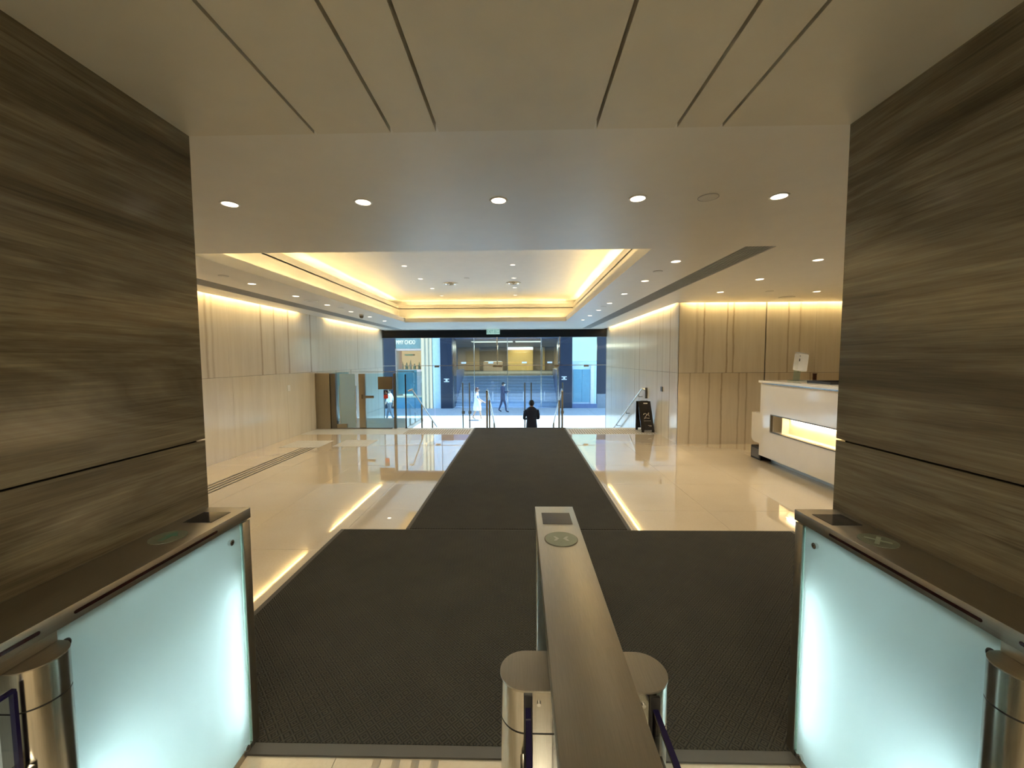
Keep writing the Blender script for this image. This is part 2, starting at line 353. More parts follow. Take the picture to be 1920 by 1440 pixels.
# hall left wall
bm = nb(); box(bm, -4.95, -4.785, 1.58, 13.9, -1.75, 3.5); wl = struct('wall_left', bm, 'joint')
us = (1.6, 3.3, 4.86, 6.43, 7.95, 9.30, 10.85, 12.34, 13.70); ls = (1.6, 3.4, 4.95, 6.49, 8.03, 9.25, 10.85, 12.34, 13.70)
for a, b_ in zip(us, us[1:]): bx('marble_panel', (-4.785, -4.76, a+.0015, b_-.0015, 1.332, 2.72), 'marble_left_up', wl)
for a, b_ in zip(ls, ls[1:]): bx('marble_panel', (-4.785, -4.76, a+.0015, b_-.0015, 0 if b_ < 9.3 else -.05, 1.328), 'marble_left_low', wl)
for a, b_ in zip(ls[5:], ls[6:]): bx('marble_panel', (-4.785, -4.76, a+.0015, b_-.0015, -1.42, -.053), 'marble_left_low', wl)
# hall right wall beside the stairs
bm = nb(); box(bm, 2.935, 3.1, 7.49, 13.9, -1.75, 3.5); wl = struct('wall_right', bm, 'joint')
us = (7.46, 9.38, 10.88, 12.38, 13.7)
for a, b_ in zip(us, us[1:]):
    bx('marble_panel', (2.91, 2.935, a+.002, b_-.002, 1.332, 2.72), 'marble_right', wl)
    bx('marble_panel', (2.91, 2.935, a+.002, b_-.002, 0 if b_ < 9.4 else -.05, 1.328), 'marble_right', wl)
    if a > 9: bx('marble_panel', (2.91, 2.935, a+.002, b_-.002, -1.42, -.053), 'marble_right', wl)
# wall behind the reception desk
bm = nb(); box(bm, 2.935, 7.1, 7.485, 7.65, -.1, 3.5); wl = struct('wall_back', bm, 'joint')
us = (2.935, 4.478, 4.492, 5.38, 5.384, 7.0)
for a, b_ in ((2.91, 4.47), (4.495, 5.38), (5.384, 7.0)):
    bx('marble_panel', (a, b_, 7.46, 7.485, 1.332, 2.72), 'marble_back_up', wl); bx('marble_panel', (a, b_, 7.46, 7.485, 0, 1.328), 'marble_back_low', wl)
bm = nb(); box(bm, 7.0, 7.1, 1.6, 7.65, 0, 3.5); struct('wall_far_right', bm, 'marble_back_up')
# near ceiling: lowered lining of flat panels with open grooves
bm = nb(); box(bm, -1.3, 1.25, -3.0, 1.58, 2.52, 2.62); cn = struct('ceiling', bm, 'ceiling_panel')
gx = [-1.3, -.796, -.497, -.32, .288, .595, .766, 1.25]
for a, b_ in zip(gx, gx[1:]):
    bx('ceiling_panel', (a+(.006 if a > -1.3 else 0), b_-(.006 if b_ < 1.25 else 0), -3.0, 1.6, 2.48, 2.52), 'ceiling_panel', cn)
# hall ceiling with the real openings cut out of it (2-D curve with holes)
CZ = 2.6
DL = [(-1.858, 2.585), (-.997, 2.585), (-.137, 2.587), (.735, 2.587), (1.605, 2.584)]
DR = [(1.604, 4.24+1.03*i) for i in range(7)]
DD = [(3.05, 4.24), (3.04, 5.23), (3.03, 6.21), (4.48, 6.23), (4.5, 4.24), (4.49, 5.23)]
DLF = [(-3.51, 4.19)]+[(-3.51, 5.22+1.02*i) for i in range(6)]
def plate(name, outer, holes, circles, z, th, mat):
    cu = bpy.data.curves.new(name, 'CURVE'); cu.dimensions = '2D'; cu.fill_mode = 'BOTH'; cu.extrude = th/2
    def sp(pts):
        s = cu.splines.new('POLY'); s.points.add(len(pts)-1); s.use_cyclic_u = True
        for i, (x, y) in enumerate(pts): s.points[i].co = (x, y, 0, 1)
    sp(outer)
    for x0, x1, y0, y1 in holes: sp([(x0, y0), (x1, y0), (x1, y1), (x0, y1)])
    for x, y, r in circles: sp([(x+r*math.cos(2*PI*k/28), y+r*math.sin(2*PI*k/28)) for k in range(28)])
    to = bpy.data.objects.new('t', cu); C.objects.link(to); bpy.context.view_layer.update()
    me = bpy.data.meshes.new_from_object(to.evaluated_get(bpy.context.evaluated_depsgraph_get())); bpy.data.objects.remove(to)
    me.transform(Matrix.Translation((0, 0, z+th/2))); me.materials.clear(); me.materials.append(MT[mat]); me.name = name
    me.polygons.foreach_set('use_smooth', [False]*len(me.polygons))
    o = bpy.data.objects.new(name, me); C.objects.link(o); return o
RD = .046
hc = plate('ceiling', [(-4.66, 1.6), (7.0, 1.6), (7.0, 7.36), (2.81, 7.36), (2.81, 13.70), (-4.66, 13.70)],
           [(-3.1, 1.2, 3.75, 10.75), (2.02, 2.30, 3.71, 13.3), (-4.25, -3.93, 2.2, 13.3)],
           [(x, y, RD) for x, y in DL+DR+DD+DLF], CZ, .012, 'ceiling_gloss')
tag(hc, kind='structure')
# light coves: lip, fascia, raised ceiling
bm = nb()
for d in ((-3.115, -3.1, 3.735, 10.765), (1.2, 1.215, 3.735, 10.765)): box(bm, *d, CZ+.012, 2.712)
for d in ((-3.115, 1.215, 3.735, 3.75), (-3.115, 1.215, 10.75, 10.765)): box(bm, *d, CZ+.012, 2.712)
tag(obj('trim_1', bm, 'ceiling_white'), kind='structure')
bm = nb()
box(bm, -3.37, -3.35, 3.5, 11.02, CZ+.012, 3.10); box(bm, 1.42, 1.44, 3.5, 11.02, CZ+.012, 3.10); box(bm, -3.37, 1.44, 11.0, 11.02, CZ+.012, 3.10); box(bm, -3.37, 1.44, 3.48, 3.5, CZ+.012, 3.10)
box(bm, -3.6, -3.35, 3.3, 11.25, 2.98, 3.0); box(bm, 1.42, 1.67, 3.3, 11.25, 2.98, 3.0); box(bm, -3.6, 1.67, 11.0, 11.25, 2.98, 3.0); box(bm, -3.6, 1.67, 3.25, 3.5, 2.98, 3.0)
box(bm, -3.62, -3.6, 3.25, 11.27, 2.98, 3.3); box(bm, 1.67, 1.69, 3.25, 11.27, 2.98, 3.3); box(bm, -3.62, 1.69, 11.25, 11.27, 2.98, 3.3); box(bm, -3.62, 1.69, 3.23, 3.25, 2.98, 3.3)
tag(obj('trim_2', bm, 'ceiling_white'), kind='structure')
CV = [(-2.0, 6.95), (-2.0, 8.06), (-2.0, 9.13), (-2.0, 10.2), (-.135, 6.95), (-.135, 8.06), (-.135, 9.13), (-.135, 10.2), (-.135, 5.8), (-2.0, 5.8)]
cc = plate('ceiling', [(-3.62, 3.23), (1.69, 3.23), (1.69, 11.27), (-3.62, 11.27)], [], [(x, y, RD) for x, y in CV], 3.21, .012, 'ceiling_white'); tag(cc, kind='structure')
bm = nb(); box(bm, -7.1, 7.2, -3.2, 14.0, 3.5, 3.7); struct('roof', bm, 'void_dark')
# light slot covers above the wall heads
bm = nb(); box(bm, -4.79, -4.6, 1.6, 13.7, 2.74, 2.76); box(bm, -4.67, -4.66, 1.6, 13.7, 2.61, 2.74)
box(bm, 2.75, 2.94, 7.36, 13.7, 2.74, 2.76); box(bm, 2.81, 2.82, 7.36, 13.7, 2.61, 2.74)
box(bm, 2.8, 7.0, 7.3, 7.49, 2.74, 2.76); box(bm, 2.82, 7.0, 7.36, 7.37, 2.61, 2.74); tag(obj('trim_3', bm, 'ceiling_white'), kind='structure')
# step between lowered lining and hall ceiling
bm = nb(); box(bm, -1.3, 1.25, 1.58, 1.60, 2.522, 2.64); tag(obj('trim_4', bm, 'ceiling_white'), kind='structure')

# ---- facade of glass: header, posts, panes, doors
FY = 13.7
bm = nb(); box(bm, -4.95, 3.1, FY, FY+.25, 2.345, 4.2); box(bm, -14, -4.95, FY, FY+.25, -1.7, 20); box(bm, 3.1, 14, FY, FY+.25, -1.7, 20); box(bm, -4.95, 3.1, FY, FY+.25, 4.2, 20)
wf = struct('wall_front', bm, 'frame_black')
for i in range(14):
    for j, (z0, z1) in enumerate(((-1.4, 2.34), (2.35, 5.0), (5.01, 8.0), (8.01, 11.0))):
        xa, xb = -14+2*i+.005, -12+2*i-.005
        if not j:
            if xb > -4.95 and xa < -4.95: xb = -4.95
            if xa < 3.1 and xb > 3.1: xa = 3.1
            if xa >= -4.95 and xb <= 3.1: continue
        bx('bounce_cladding', (xa, xb, FY+.251, FY+.27, z0, z1), 'street_paving', wf)  # unseen pale skin added to bounce daylight onto the street and opposite building
win = tag(bx('window_1', (-4.76, 2.91, FY+.01, FY+.07, -1.42, -1.37), 'black_metal'), kind='structure')
vx = [-4.76, -2.98, -.80, 1.31, 2.91]
for a, b_ in zip(vx, vx[1:]):
    bx('pane', (a+.006, b_-.006, FY+.03, FY+.042, 1.40, 2.345), 'glass_clear', win)
for x in (-.80, 1.31):
    bx('glass_fin', (x-.012, x+.012, FY-.16, FY+.03, 1.42, 2.345), 'glass_green', win); bx('fin_edge', (x-.014, x+.014, FY-.165, FY-.158, 1.42, 2.345), 'steel_bright', win)
bx('pane', (-4.75, -3.0, FY+.03, FY+.042, -1.37, 1.375), 'glass_clear', win); bx('pane', (2.32, 2.90, FY+.03, FY+.042, -1.37, 1.375), 'glass_clear', win)
bx('transom', (-4.76, 2.91, FY+.022, FY+.05, 1.378, 1.397), 'steel_bright', win)
dn = 1
def gdoor(x0, x1, hx):
    global dn
    d = tag(bx('door_%d' % dn, (x0+.005, x1-.005, FY+.03, FY+.042, -1.40, 1.372), 'glass_clear'), kind='structure'); dn += 1
    bx('patch_fitting', ((x1-.17 if hx < (x0+x1)/2 else x0+.005), (x1-.005 if hx < (x0+x1)/2 else x0+.17), FY+.018, FY+.054, 1.33, 1.40), 'steel_brown', d)
    bx('patch_fitting', ((x1-.17 if hx < (x0+x1)/2 else x0+.005), (x1-.005 if hx < (x0+x1)/2 else x0+.17), FY+.018, FY+.054, -1.40, -1.32), 'steel_brown', d)
    bm = nb(); cyl(bm, (hx, FY-.05, -.95), (hx, FY-.05, .80), .022, 12); h = obj('door_handle', bm, 'steel_dark', d, smooth=True)
    for z in (-.7, .6):
        bm = nb(); cyl(bm, (hx, FY-.05, z), (hx, FY+.03, z), .01, 8); obj('handle_bracket', bm, 'steel_dark', h)
    bx('lock', (hx-.05, hx+.05, FY+.015, FY+.055, -.28, -.18), 'steel_dark', d)
gdoor(-2.98, -1.89, -2.0); gdoor(-1.89, -.80, -1.77); gdoor(-.80, .24, .13); gdoor(.24, 1.31, .35); gdoor(1.31, 2.32, 1.42)

# ================================================================== THINGS
# --- mats
def mat_thing(label, x0, x1, y0, y1, edges):
    o = thing('floor_mat', label, 'mat', ((x0+x1)/2, (y0+y1)/2, 0))
    bx('mat_field', (x0+.035, x1-.035, y0+(.05 if 'n' in edges else .0), y1-(.012), .0006, .011), 'mat_weave', o)
    bm = nb(); box(bm, x0, x0+.035, y0, y1, .0006, .009); box(bm, x1-.035, x1, y0, y1, .0006, .009)
    if 'n' in edges: box(bm, x0+.035, x1-.035, y0, y0+.05, .0006, .009)
    box(bm, x0+.035, x1-.035, y1-.012, y1, .0006, .009); obj('mat_border', bm, 'mat_border', o)
mat_thing('wide dark ribbed entrance mat lying across in front of the turnstiles', -1.70, 2.5, 1.5, 3.645, 'n')
mat_thing('long narrow dark runner mat leading from the turnstile mat to the stairs', -1.09, 1.02, 3.66, 9.24, '')
# --- tactile guide strips
def guide(label, x0, y0, y1, n, pitch, wd, mat, name='tactile_strip'):
    o = thing(name, label, 'tactile paving', (x0, y0, 0))
    for i in range(n): bx('guide_bar', (x0+i*pitch, x0+i*pitch+wd, y0, y1, 0, .004), mat, o, bev=.0015)
guide('four long dark guide bars along the floor by the left marble wall', -4.02, 1.9, 7.14, 4, .075, .03, 'steel_dark')
guide('four short steel guide bars ending under the near edge of the wide mat', -.594, -.9, 1.492, 4, .077, .03, 'steel')
def studs(label, x0, x1, y0, y1):
    o = thing('tactile_pad', label, 'tactile paving', ((x0+x1)/2, (y0+y1)/2, 0))
    bx('pad_plate', (x0, x1, y0, y1, .0003, .002), 'tactile_granite', o); bm = nb()
    x = x0+.03
    while x < x1-.01:
        y = y0+.03
        while y < y1-.01: cyl(bm, (x, y, .002), (x, y, .005), .012, 8); y += .06
        x += .06
    tag(obj('stud', bm, 'stair_granite', o), kind='stuff')
studs('studded warning pad at the far end of the long guide bars by the left wall', -4.45, -3.72, 7.16, 7.78)
studs('studded warning pad in front of the glass lift gate, right of the other pad', -3.50, -2.85, 7.25, 7.85)

# --- turnstiles
def pedestal_top(o, x0, x1, y0, y1):
    bm = nb(); box(bm, x0, x1, y0, y1, .958, 1.0, .0025); return obj('top_cover', bm, 'steel', o, smooth=True)
def gate_side(name, label, s):
    """s=-1 left, +1 right; xi = passage face, xo = wall side"""
    xi, xo = (-1.11, -1.2985) if s < 0 else (1.085, 1.2485)
    o = thing(name, label, 'turnstile', ((xi+xo)/2, .65, 0)); o_ = lambda a, b_: (min(a, b_), max(a, b_))
    y0, y1 = -.5, 1.58; q = -s  # q: direction into the passage
    pedestal_top(o, *o_(xi, xo), y0, y1)
    def inx(d): return xi - q*d     # d metres inside the cabinet from the face
    bx('end_post', (*o_(inx(.002), xo), y1-.045, y1-.004, 0, .952), 'steel', o, bev=.002)
    bx('bottom_rail', (*o_(inx(.004), xo), y0, y1-.046, 0, .03), 'steel', o)
    bx('lamp_box', (*o_(xo, xo+q*.008), y0, y1-.046, .03, .957), 'cabinet_inner', o)
    bx('divider', (*o_(inx(.02), xo+q*.008), .87, .885, .03, .957), 'cabinet_inner', o)
    bx('ceiling_plate', (*o_(inx(.02), xo+q*.008), .886, y1-.046, .94, .957), 'cabinet_inner', o)
    bx('frosted_panel', (*o_(inx(.006), inx(.016)), .895, y1-.058, .005, .955), 'frosted', o)
    bx('frosted_panel', (*o_(inx(.006), inx(.016)), y0, .78, .005, .70), 'frosted', o)
    bx('cover_plate', (*o_(inx(.003), inx(.018)), .78, .8948, .932, .957), 'steel', o)
    bx('panel_edge', (*o_(inx(.004), inx(.017)), y1-.057, y1-.048, .005, .955), 'glass_clear', o)
    # lamp tubes inside the cabinet: real lights
    for yy, e in ((y1-.062, .85), (.90, 1.5)):
        for z, L, kk in (((.43, .60, 1.0),) if yy > 1.2 else ((.30, .42, 1.0),)):
            a = area('gate_lamp', (inx(.085), yy, z), .06, L, LIGHT_K['gate']*e*kk*1.6, (.80, .95, 1.0), (q*.10, -1 if yy > 1.2 else 1, 0))
            dv = -Vector((q*.10, -1 if yy > 1.2 else 1, 0)).normalized(); zz = Vector((0, 0, 1)); xx = zz.cross(dv).normalized()
            a.matrix_world = Matrix((xx, zz, dv)).transposed().to_4x4(); a.location = (inx(.085), yy, z)
    for yy, z in ((1.464, .905), (1.492, .012+.03)):
        bm = nb(); cyl(bm, (inx(.006), yy, z), (inx(-.005), yy, z), .011, 20); st = obj('glass_fixing', bm, 'steel_bright', o, smooth=True)
        bm = nb(); cyl(bm, (inx(-.005), yy, z), (inx(-.0065), yy, z), .006, 12); obj('fixing_screw', bm, 'steel_dark', st)
    # sensor windows in the fascia
    def slot(ya, yb):
        bm = nb(); z = .978; h = .0045; pts = []
        for k in range(9): a = -PI/2+PI*k/8; pts.append((yb-h+h*math.cos(a), z+h*math.sin(a)))
        for k in range(9): a = PI/2+PI*k/8; pts.append((ya+h+h*math.cos(a), z+h*math.sin(a)))
        prism(bm, pts, 'x', inx(.001), inx(-.0012)); tag(obj('sensor_window', bm, 'slot_red', o), 'dark red sensor window')
    slot(.93, 1.40); slot(.45, .86); slot(-.3, .35)
    # display and round indicator in the top
    xm = (xi+xo)/2
    bx('card_display', (xm-.054, xm+.054, 1.424, 1.524, 1.0, 1.0012), 'display_dark', o)
    bm = nb(); cyl(bm, (xm, 1.302, 1.0), (xm, 1.302, 1.0015), .053, 36); ind = obj('indicator_disc', bm, 'indicator', o)
    bm = nb()
    if s < 0:
        box(bm, xm-.008, xm+.008, 1.27, 1.315, 1.0015, 1.0022); prism(bm, [(xm-.026, 1.31), (xm+.026, 1.31), (xm, 1.34)], 'z', 1.0015, 1.0022)
        obj('arrow_mark', bm, 'indicator_green', ind)
    else:
        for a in (PI/4, -PI/4):
            c_, s_ = math.cos(a), math.sin(a); prism(bm, [(xm+c_*u-s_*v, 1.302+s_*u+c_*v) for u, v in ((-.035, -.006), (.035, -.006), (.035, .006), (-.035, .006))], 'z', 1.0015 if a > 0 else 1.0023, 1.0022 if a > 0 else 1.003)
        obj('cross_mark', bm, 'indicator_mark', ind)
    # barrier column half sunk into the cabinet
    def half(r_out, r=.053, z0=0, z1=.93, nm='barrier_column', mt='steel_column', yc=.845):
        cx = inx(-(r_out-r)); pts = []
        for k in range(25):
            a = -PI/2+PI*k/24; pts.append((cx+q*r*math.cos(a), yc+r*math.sin(a)))
        pts += [(inx(.02), yc+r), (inx(.02), yc-r)]
        bm = nb(); prism(bm, pts, 'z', z0, z1); return obj(nm, bm, mt, o, smooth=True)
    half(.058, z1=.838); half(.0565, .0515, .838, .842, 'column_seam', 'rubber_black'); half(.058, z0=.842, z1=.928, nm='column_cap')
    half(.0585, .0535, .928, .931, 'column_lid', 'steel')
    bm = nb(); lathe(bm, [(.011, -.002), (.014, 0), (.011, .002), (.008, 0), (.011, -.002)], 0, 0, 0, 18)
    bmesh.ops.rotate(bm, verts=bm.verts, cent=(0, 0, 0), matrix=Matrix.Rotation(PI/2, 3, 'Y')); bmesh.ops.translate(bm, verts=bm.verts, vec=(inx(.001), .908, .913))
    obj('cable_grommet', bm, 'rubber_black', o, smooth=True)
    # folded glass wing, standing along the cabinet
    xw = inx(-.030)
    w_ = bx('glass_wing', (xw-.004, xw+.004, .30, .785, .28, .90), 'glass_wing', o)
    bm = nb(); box(bm, xw-.0055, xw+.0055, .30, .785, .90, .906); box(bm, xw-.0055, xw+.0055, .779, .786, .28, .90); obj('wing_edge', bm, 'wing_edge', w_)
    bx('wing_clamp', (*o_(inx(-.045), inx(0)), .74, .80, .40, .72), 'steel_column', o, bev=.003)
    return o
gate_side('turnstile', 'left turnstile cabinet with glowing frosted panel against the left stone wall', -1)
gate_side('turnstile', 'right turnstile cabinet with glowing frosted panel against the right stone wall', 1)
# centre cabinet
o = thing('turnstile', 'narrow brushed steel turnstile cabinet standing free in the middle of the mat', 'turnstile', (.131, .6, 0))
CX0, CX1 = .055, .208
pedestal_top(o, CX0, CX1, -.5, 1.60)
bx('end_post', (CX0+.004, CX1-.004, 1.55, 1.59, 0, .957), 'steel', o, bev=.002)
bx('bottom_rail', (CX0+.006, CX1-.006, -.5, 1.549, 0, .05), 'steel', o)
for s in (-1, 1):
    xf = CX0+.006 if s < 0 else CX1-.006
    bx('frosted_panel', (min(xf, xf-s*.01), max(xf, xf-s*.01), .90, 1.545, .052, .952), 'frosted', o)
    bx('steel_panel', (min(xf, xf-s*.01), max(xf, xf-s*.01), -.5, .745, .052, .952), 'steel_column', o)
a = area('gate_lamp', (.131, 1.47, .45), .03, .6, LIGHT_K['gate']*2.2, (.80, .96, 1.0), (0, -1, 0))
a.matrix_world = Matrix(((1, 0, 0), (0, 0, 1), (0, 1, 0))).to_4x4(); a.rotation_euler = (-PI/2, 0, 0); a.location = (.131, 1.47, .45)
bx('card_display', (.078, .186, 1.424, 1.529, 1.0, 1.0012), 'display_dark', o)
bm = nb(); cyl(bm, (.132, 1.302, 1.0), (.132, 1.302, 1.0008), .056, 40); rim = obj('indicator_rim', bm, 'steel_dark', o)
bm = nb(); cyl(bm, (.132, 1.302, 1.0008), (.132, 1.302, 1.002), .053, 40); ind = obj('indicator_disc', bm, 'indicator_mark', o)
bm = nb()
for sx in (-1, 1):
    prism(bm, [(.132+sx*.006, 1.302), (.132+sx*.018, 1.318), (.132+sx*.026, 1.318), (.132+sx*.018, 1.302), (.132+sx*.026, 1.286), (.132+sx*.018, 1.286)], 'z', 1.002, 1.0026)
obj('arrow_mark', bm, 'shop_grey_green', ind)
def stad(name, x0, x1, yc, r, z0, z1, mt, parent):
    pts = [(x1-r+r*math.cos(-PI/2+PI*k/24), yc+r*math.sin(-PI/2+PI*k/24)) for k in range(25)]
    pts += [(x0+r+r*math.cos(PI/2+PI*k/24), yc+r*math.sin(PI/2+PI*k/24)) for k in range(25)]
    bm = nb(); prism(bm, pts, 'z', z0, z1); return obj(name, bm, mt, parent, smooth=True)
YC = .823
stad('barrier_column', -.046, .308, YC, .055, .05, .838, 'steel_column', o); stad('column_seam', -.044, .306, YC, .053, .838, .842, 'rubber_black', o)
stad('column_cap', -.046, .308, YC, .055, .842, .928, 'steel_column', o); stad('column_lid', -.047, .309, YC, .056, .928, .932, 'steel', o)
for sx, xw in ((-1, .012), (1, .266)):
    w_ = bx('glass_wing', (xw-.004, xw+.004, .28, .765, .28, .895), 'glass_wing', o)
    bm = nb(); box(bm, xw-.0055, xw+.0055, .28, .766, .895, .901); box(bm, xw-.0055, xw+.0055, .762, .767, .28, .895); obj('wing_edge', bm, 'wing_edge', w_)
    bx('column_slot', (xw-.009, xw+.009, .762, .7685, .26, .925), 'rubber_black', o)
    bx('wing_clamp', (min(xw+sx*.004, xw+sx*.016), max(xw+sx*.004, xw+sx*.016), .70, .765, .40, .80), 'steel_column', o, bev=.002)
    bm = nb(); xs_ = xw-sx*.022; cyl(bm, (xs_, .7685, .905), (xs_, .764, .905), .004, 12); obj('screw', bm, 'steel_bright', o, smooth=True)

# --- ceiling fittings
def downlight(x, y, z, label, group, big=True, lamp='lamp', e=1.0, spot=True):
    o = thing('downlight', label, 'ceiling light', (x, y, z), group)
    bm = nb(); lathe(bm, [(RD-.001, .004), (RD-.001, -.003), (RD+.006, -.005), (RD+.012, -.001), (RD+.012, .0), (RD-.001, .004)], x, y, z); obj('trim_ring', bm, 'trim_white', o, smooth=True)
    bm = nb(); lathe(bm, [(RD-.001, 0), (RD-.004, .012), (.036, .035), (.030, .040)], x, y, z+.0005); obj('reflector', bm, 'bulb_reflector', o, smooth=True)
    bm = nb(); lathe(bm, [(.0305, .034), (.020, .030), (.0005, .028)], x, y, z); obj('lamp', bm, lamp, o, smooth=True)
    if spot:
        l = bpy.data.lights.new('downlight_lamp', 'SPOT'); l.energy = LIGHT_K['down']*e; l.color = WARM2; l.spot_size = math.radians(95); l.spot_blend = .8; l.shadow_soft_size = .03
        q = bpy.data.objects.new('downlight_lamp', l); C.objects.link(q); q.location = (x, y, z+.008)
    return o
nm5 = ['leftmost of the row of five near round downlights', 'second from left of the row of five near round downlights', 'middle one of the row of five near round downlights',
       'fourth from left of the row of five near round downlights', 'rightmost of the row of five near round downlights']
for (x, y), l in zip(DL, nm5): downlight(x, y, CZ, l, 'near row of downlights', e=1.2)
ordn = ['nearest', 'second nearest', 'third nearest', 'fourth nearest', 'third farthest', 'second farthest', 'farthest']
for i, (x, y) in enumerate(DR): downlight(x, y, CZ, ordn[i]+' downlight in the line just right of the light cove', 'downlights right of the cove')
for i, (x, y) in enumerate(DLF[1:]): downlight(x, y, CZ, ordn[i if i < 3 else i+1]+' downlight in the line just left of the light cove', 'downlights left of the cove')
downlight(*DLF[0], CZ, 'downlight left of the cove hidden behind the left stone wall end', 'downlights left of the cove')
nd = ['nearest downlight right of the air slot towards the stone wall', 'middle downlight right of the air slot towards the reception', 'downlight right of the air slot nearest the marble back wall',
      'downlight over the reception desk close to the back wall', 'downlight over the near end of the reception desk', 'downlight over the middle of the reception desk']
for (x, y), l in zip(DD, nd): downlight(x, y, CZ, l, 'downlights at the reception')
for i, (x, y) in enumerate(CV):
    if y > 6: downlight(x, y, 3.21, ['nearest', 'second nearest', 'second farthest', 'farthest'][i % 4]+' small downlight in the '+('left' if x < -1 else 'right')+' line inside the raised cove ceiling', 'downlights in the cove ceiling', lamp='lamp_dim', e=1.2)
    else: downlight(x, y, 3.21, 'small downlight inside the raised cove ceiling before the first visible one, '+('left' if x < -1 else 'right')+' line', 'downlights in the cove ceiling', lamp='lamp_dim', e=1.2)
def disc(x, y, z, r, h, label, name='ceiling_sensor', cat='ceiling sensor', mat='detector_white'):
    o = thing(name, label, cat, (x, y, z))
    bm = nb(); lathe(bm, [(.0005, -h), (r*.86, -h), (r*.95, -h*.8), (r, -h*.3), (r, 0), (.0005, 0)], x, y, z, 32); obj('cover', bm, mat, o, smooth=True)
    bm = nb(); lathe(bm, [(r*1.0, -.0005), (r*1.06, -.0005), (r*1.06, -.0025), (r*1.0, -.0025), (r, -.0005)], x, y, z, 32); obj('shadow_ring', bm, 'slot_grey', o)
disc(1.171, 2.586, CZ, .058, .004, 'flat round white cover between the two rightmost near downlights')
disc(1.58, 4.71, CZ, .05, .004, 'flat round cover between first and second downlights right of the cove')
disc(1.59, 7.80, CZ, .05, .004, 'flat round cover farther along the downlight line right of the cove')
disc(3.74, 6.17, CZ, .05, .006, 'small flat round cover on the ceiling before the back wall by the desk')
disc(4.40, 6.79, CZ, .11, .006, 'wide round speaker grille on the ceiling nearest the marble back wall', 'ceiling_speaker', 'speaker')
disc(-3.51, 4.72, CZ, .05, .004, 'flat round cover nearest the left stone wall, left of the cove')
disc(-3.53, 6.75, CZ, .11, .006, 'wide round speaker grille left of the cove', 'ceiling_speaker', 'speaker', 'bulb_reflector')
disc(-3.47, 7.72, CZ, .05, .004, 'flat round cover left of the cove beyond the round speaker')
disc(-1.07, 8.03, 3.21, .05, .006, 'small round cover in the centre of the raised cove ceiling')
disc(-1.02, 11.0, 3.21, .05, .006, 'small round cover at the far end of the raised cove ceiling')
o = thing('ceiling_camera', 'small brown dome hanging below the ceiling left of the cove', 'camera', (-3.53, 8.87, CZ))
bm = nb(); cyl(bm, (-3.53, 8.87, CZ), (-3.53, 8.87, CZ-.03), .05, 20); obj('base', bm, 'detector_white', o, smooth=True)
bm = nb(); lathe(bm, [(.045, -.03), (.042, -.055), (.028, -.075), (.0005, -.083)], -3.53, 8.87, CZ, 20); obj('dome', bm, 'bronze', o, smooth=True)
for x, l in ((-1.49, 'left round multi-ring air outlet with bright glints on the raised cove ceiling'), (-.15, 'right round multi-ring air outlet with bright glints on the raised cove ceiling')):
    o = thing('air_outlet', l, 'air vent', (x, 8.57, 3.21))
    for k, r in enumerate((.16, .12, .08, .04)):
        bm = nb(); lathe(bm, [(r, 0), (r-.004, -.012-.004*k), (r-.028, -.004), (r-.024, 0), (r, 0)], x, 8.57, 3.21, 32); obj('cone_ring', bm, 'steel_bright' if k % 2 else 'trim_white', o, smooth=True)
def slotvent(x0, x1, y0, y1, label):
    o = thing('linear_air_vent', label, 'air vent', ((x0+x1)/2, (y0+y1)/2, CZ))
    bx('backing', (x0, x1, y0, y1, CZ+.05, CZ+.06), 'void_dark', o)
    n = 9; w_ = (x1-x0)/n
    for i in range(n):
        bm = nb(); prism(bm, [(x0+w_*i+.004, CZ+.004), (x0+w_*(i+1)-.008, CZ+.004), (x0+w_*(i+1)-.004, CZ+.03), (x0+w_*i+.008, CZ+.03)], 'y', y0+.01, y1-.01); obj('vent_blade', bm, 'slot_grey', o)
slotvent(2.02, 2.30, 3.71, 13.3, 'long grey linear air vent in the ceiling right of the light cove')
slotvent(-4.25, -3.93, 2.2, 13.3, 'long grey linear air vent in the ceiling above the left marble wall')
# --- exit sign
o = thing('exit_sign', 'green lit exit sign hanging above the glass doors', 'sign', (-.93, 13.45, 2.6))
bx('sign_box', (-1.145, -.705, 13.43, 13.47, 2.435, 2.595), 'exit_face', o, bev=.004)
text('exit_letters', 'EXIT', .155, 'exit_text', o, (-1.03, 13.427, 2.515), sx=.68); text('exit_letters', '出口', .14, 'exit_text', o, (-.81, 13.427, 2.515), sx=.72)

# --- left glass lift enclosure at the stair head (Y 9.2)
o = thing('platform_lift', 'waist-high glass and brown steel lift enclosure beside the left marble wall', 'lift', (-3.7, 9.2, 0))
bx('side_column', (-4.755, -4.42, 9.12, 9.30, 0, 1.30), 'steel_brown', o, bev=.004)
bx('gate_post', (-4.415, -4.29, 9.14, 9.24, 0, 1.29), 'steel_dark', o, bev=.004)
bx('gate_post', (-3.76, -3.61, 9.16, 9.22, 0, 1.28), 'steel_brown', o, bev=.004)
g = bx('frosted_gate', (-4.22, -3.86, 9.20, 9.212, .03, 1.28), 'frosted', o)
for x in (-4.235, -3.855): bx('gate_stile', (x, x+.018, 9.19, 9.22, 0, 1.0), 'steel_bright', o)
bx('hinge_plate', (-4.285, -4.06, 9.15, 9.21, .0, .11), 'steel_brown', o); bx('threshold', (-4.29, -3.0, 9.14, 9.21, 0, .018), 'steel_dark', o)
bx('clear_pane', (-3.60, -2.955, 9.19, 9.20, .02, 1.285), 'glass_green', o)
bx('clear_pane', (-2.895, -2.71, 9.19, 9.20, .02, 1.285), 'glass_green', o)
bx('gate_post', (-2.952, -2.897, 9.16, 9.22, 0, 1.29), 'steel_dark', o, bev=.003)
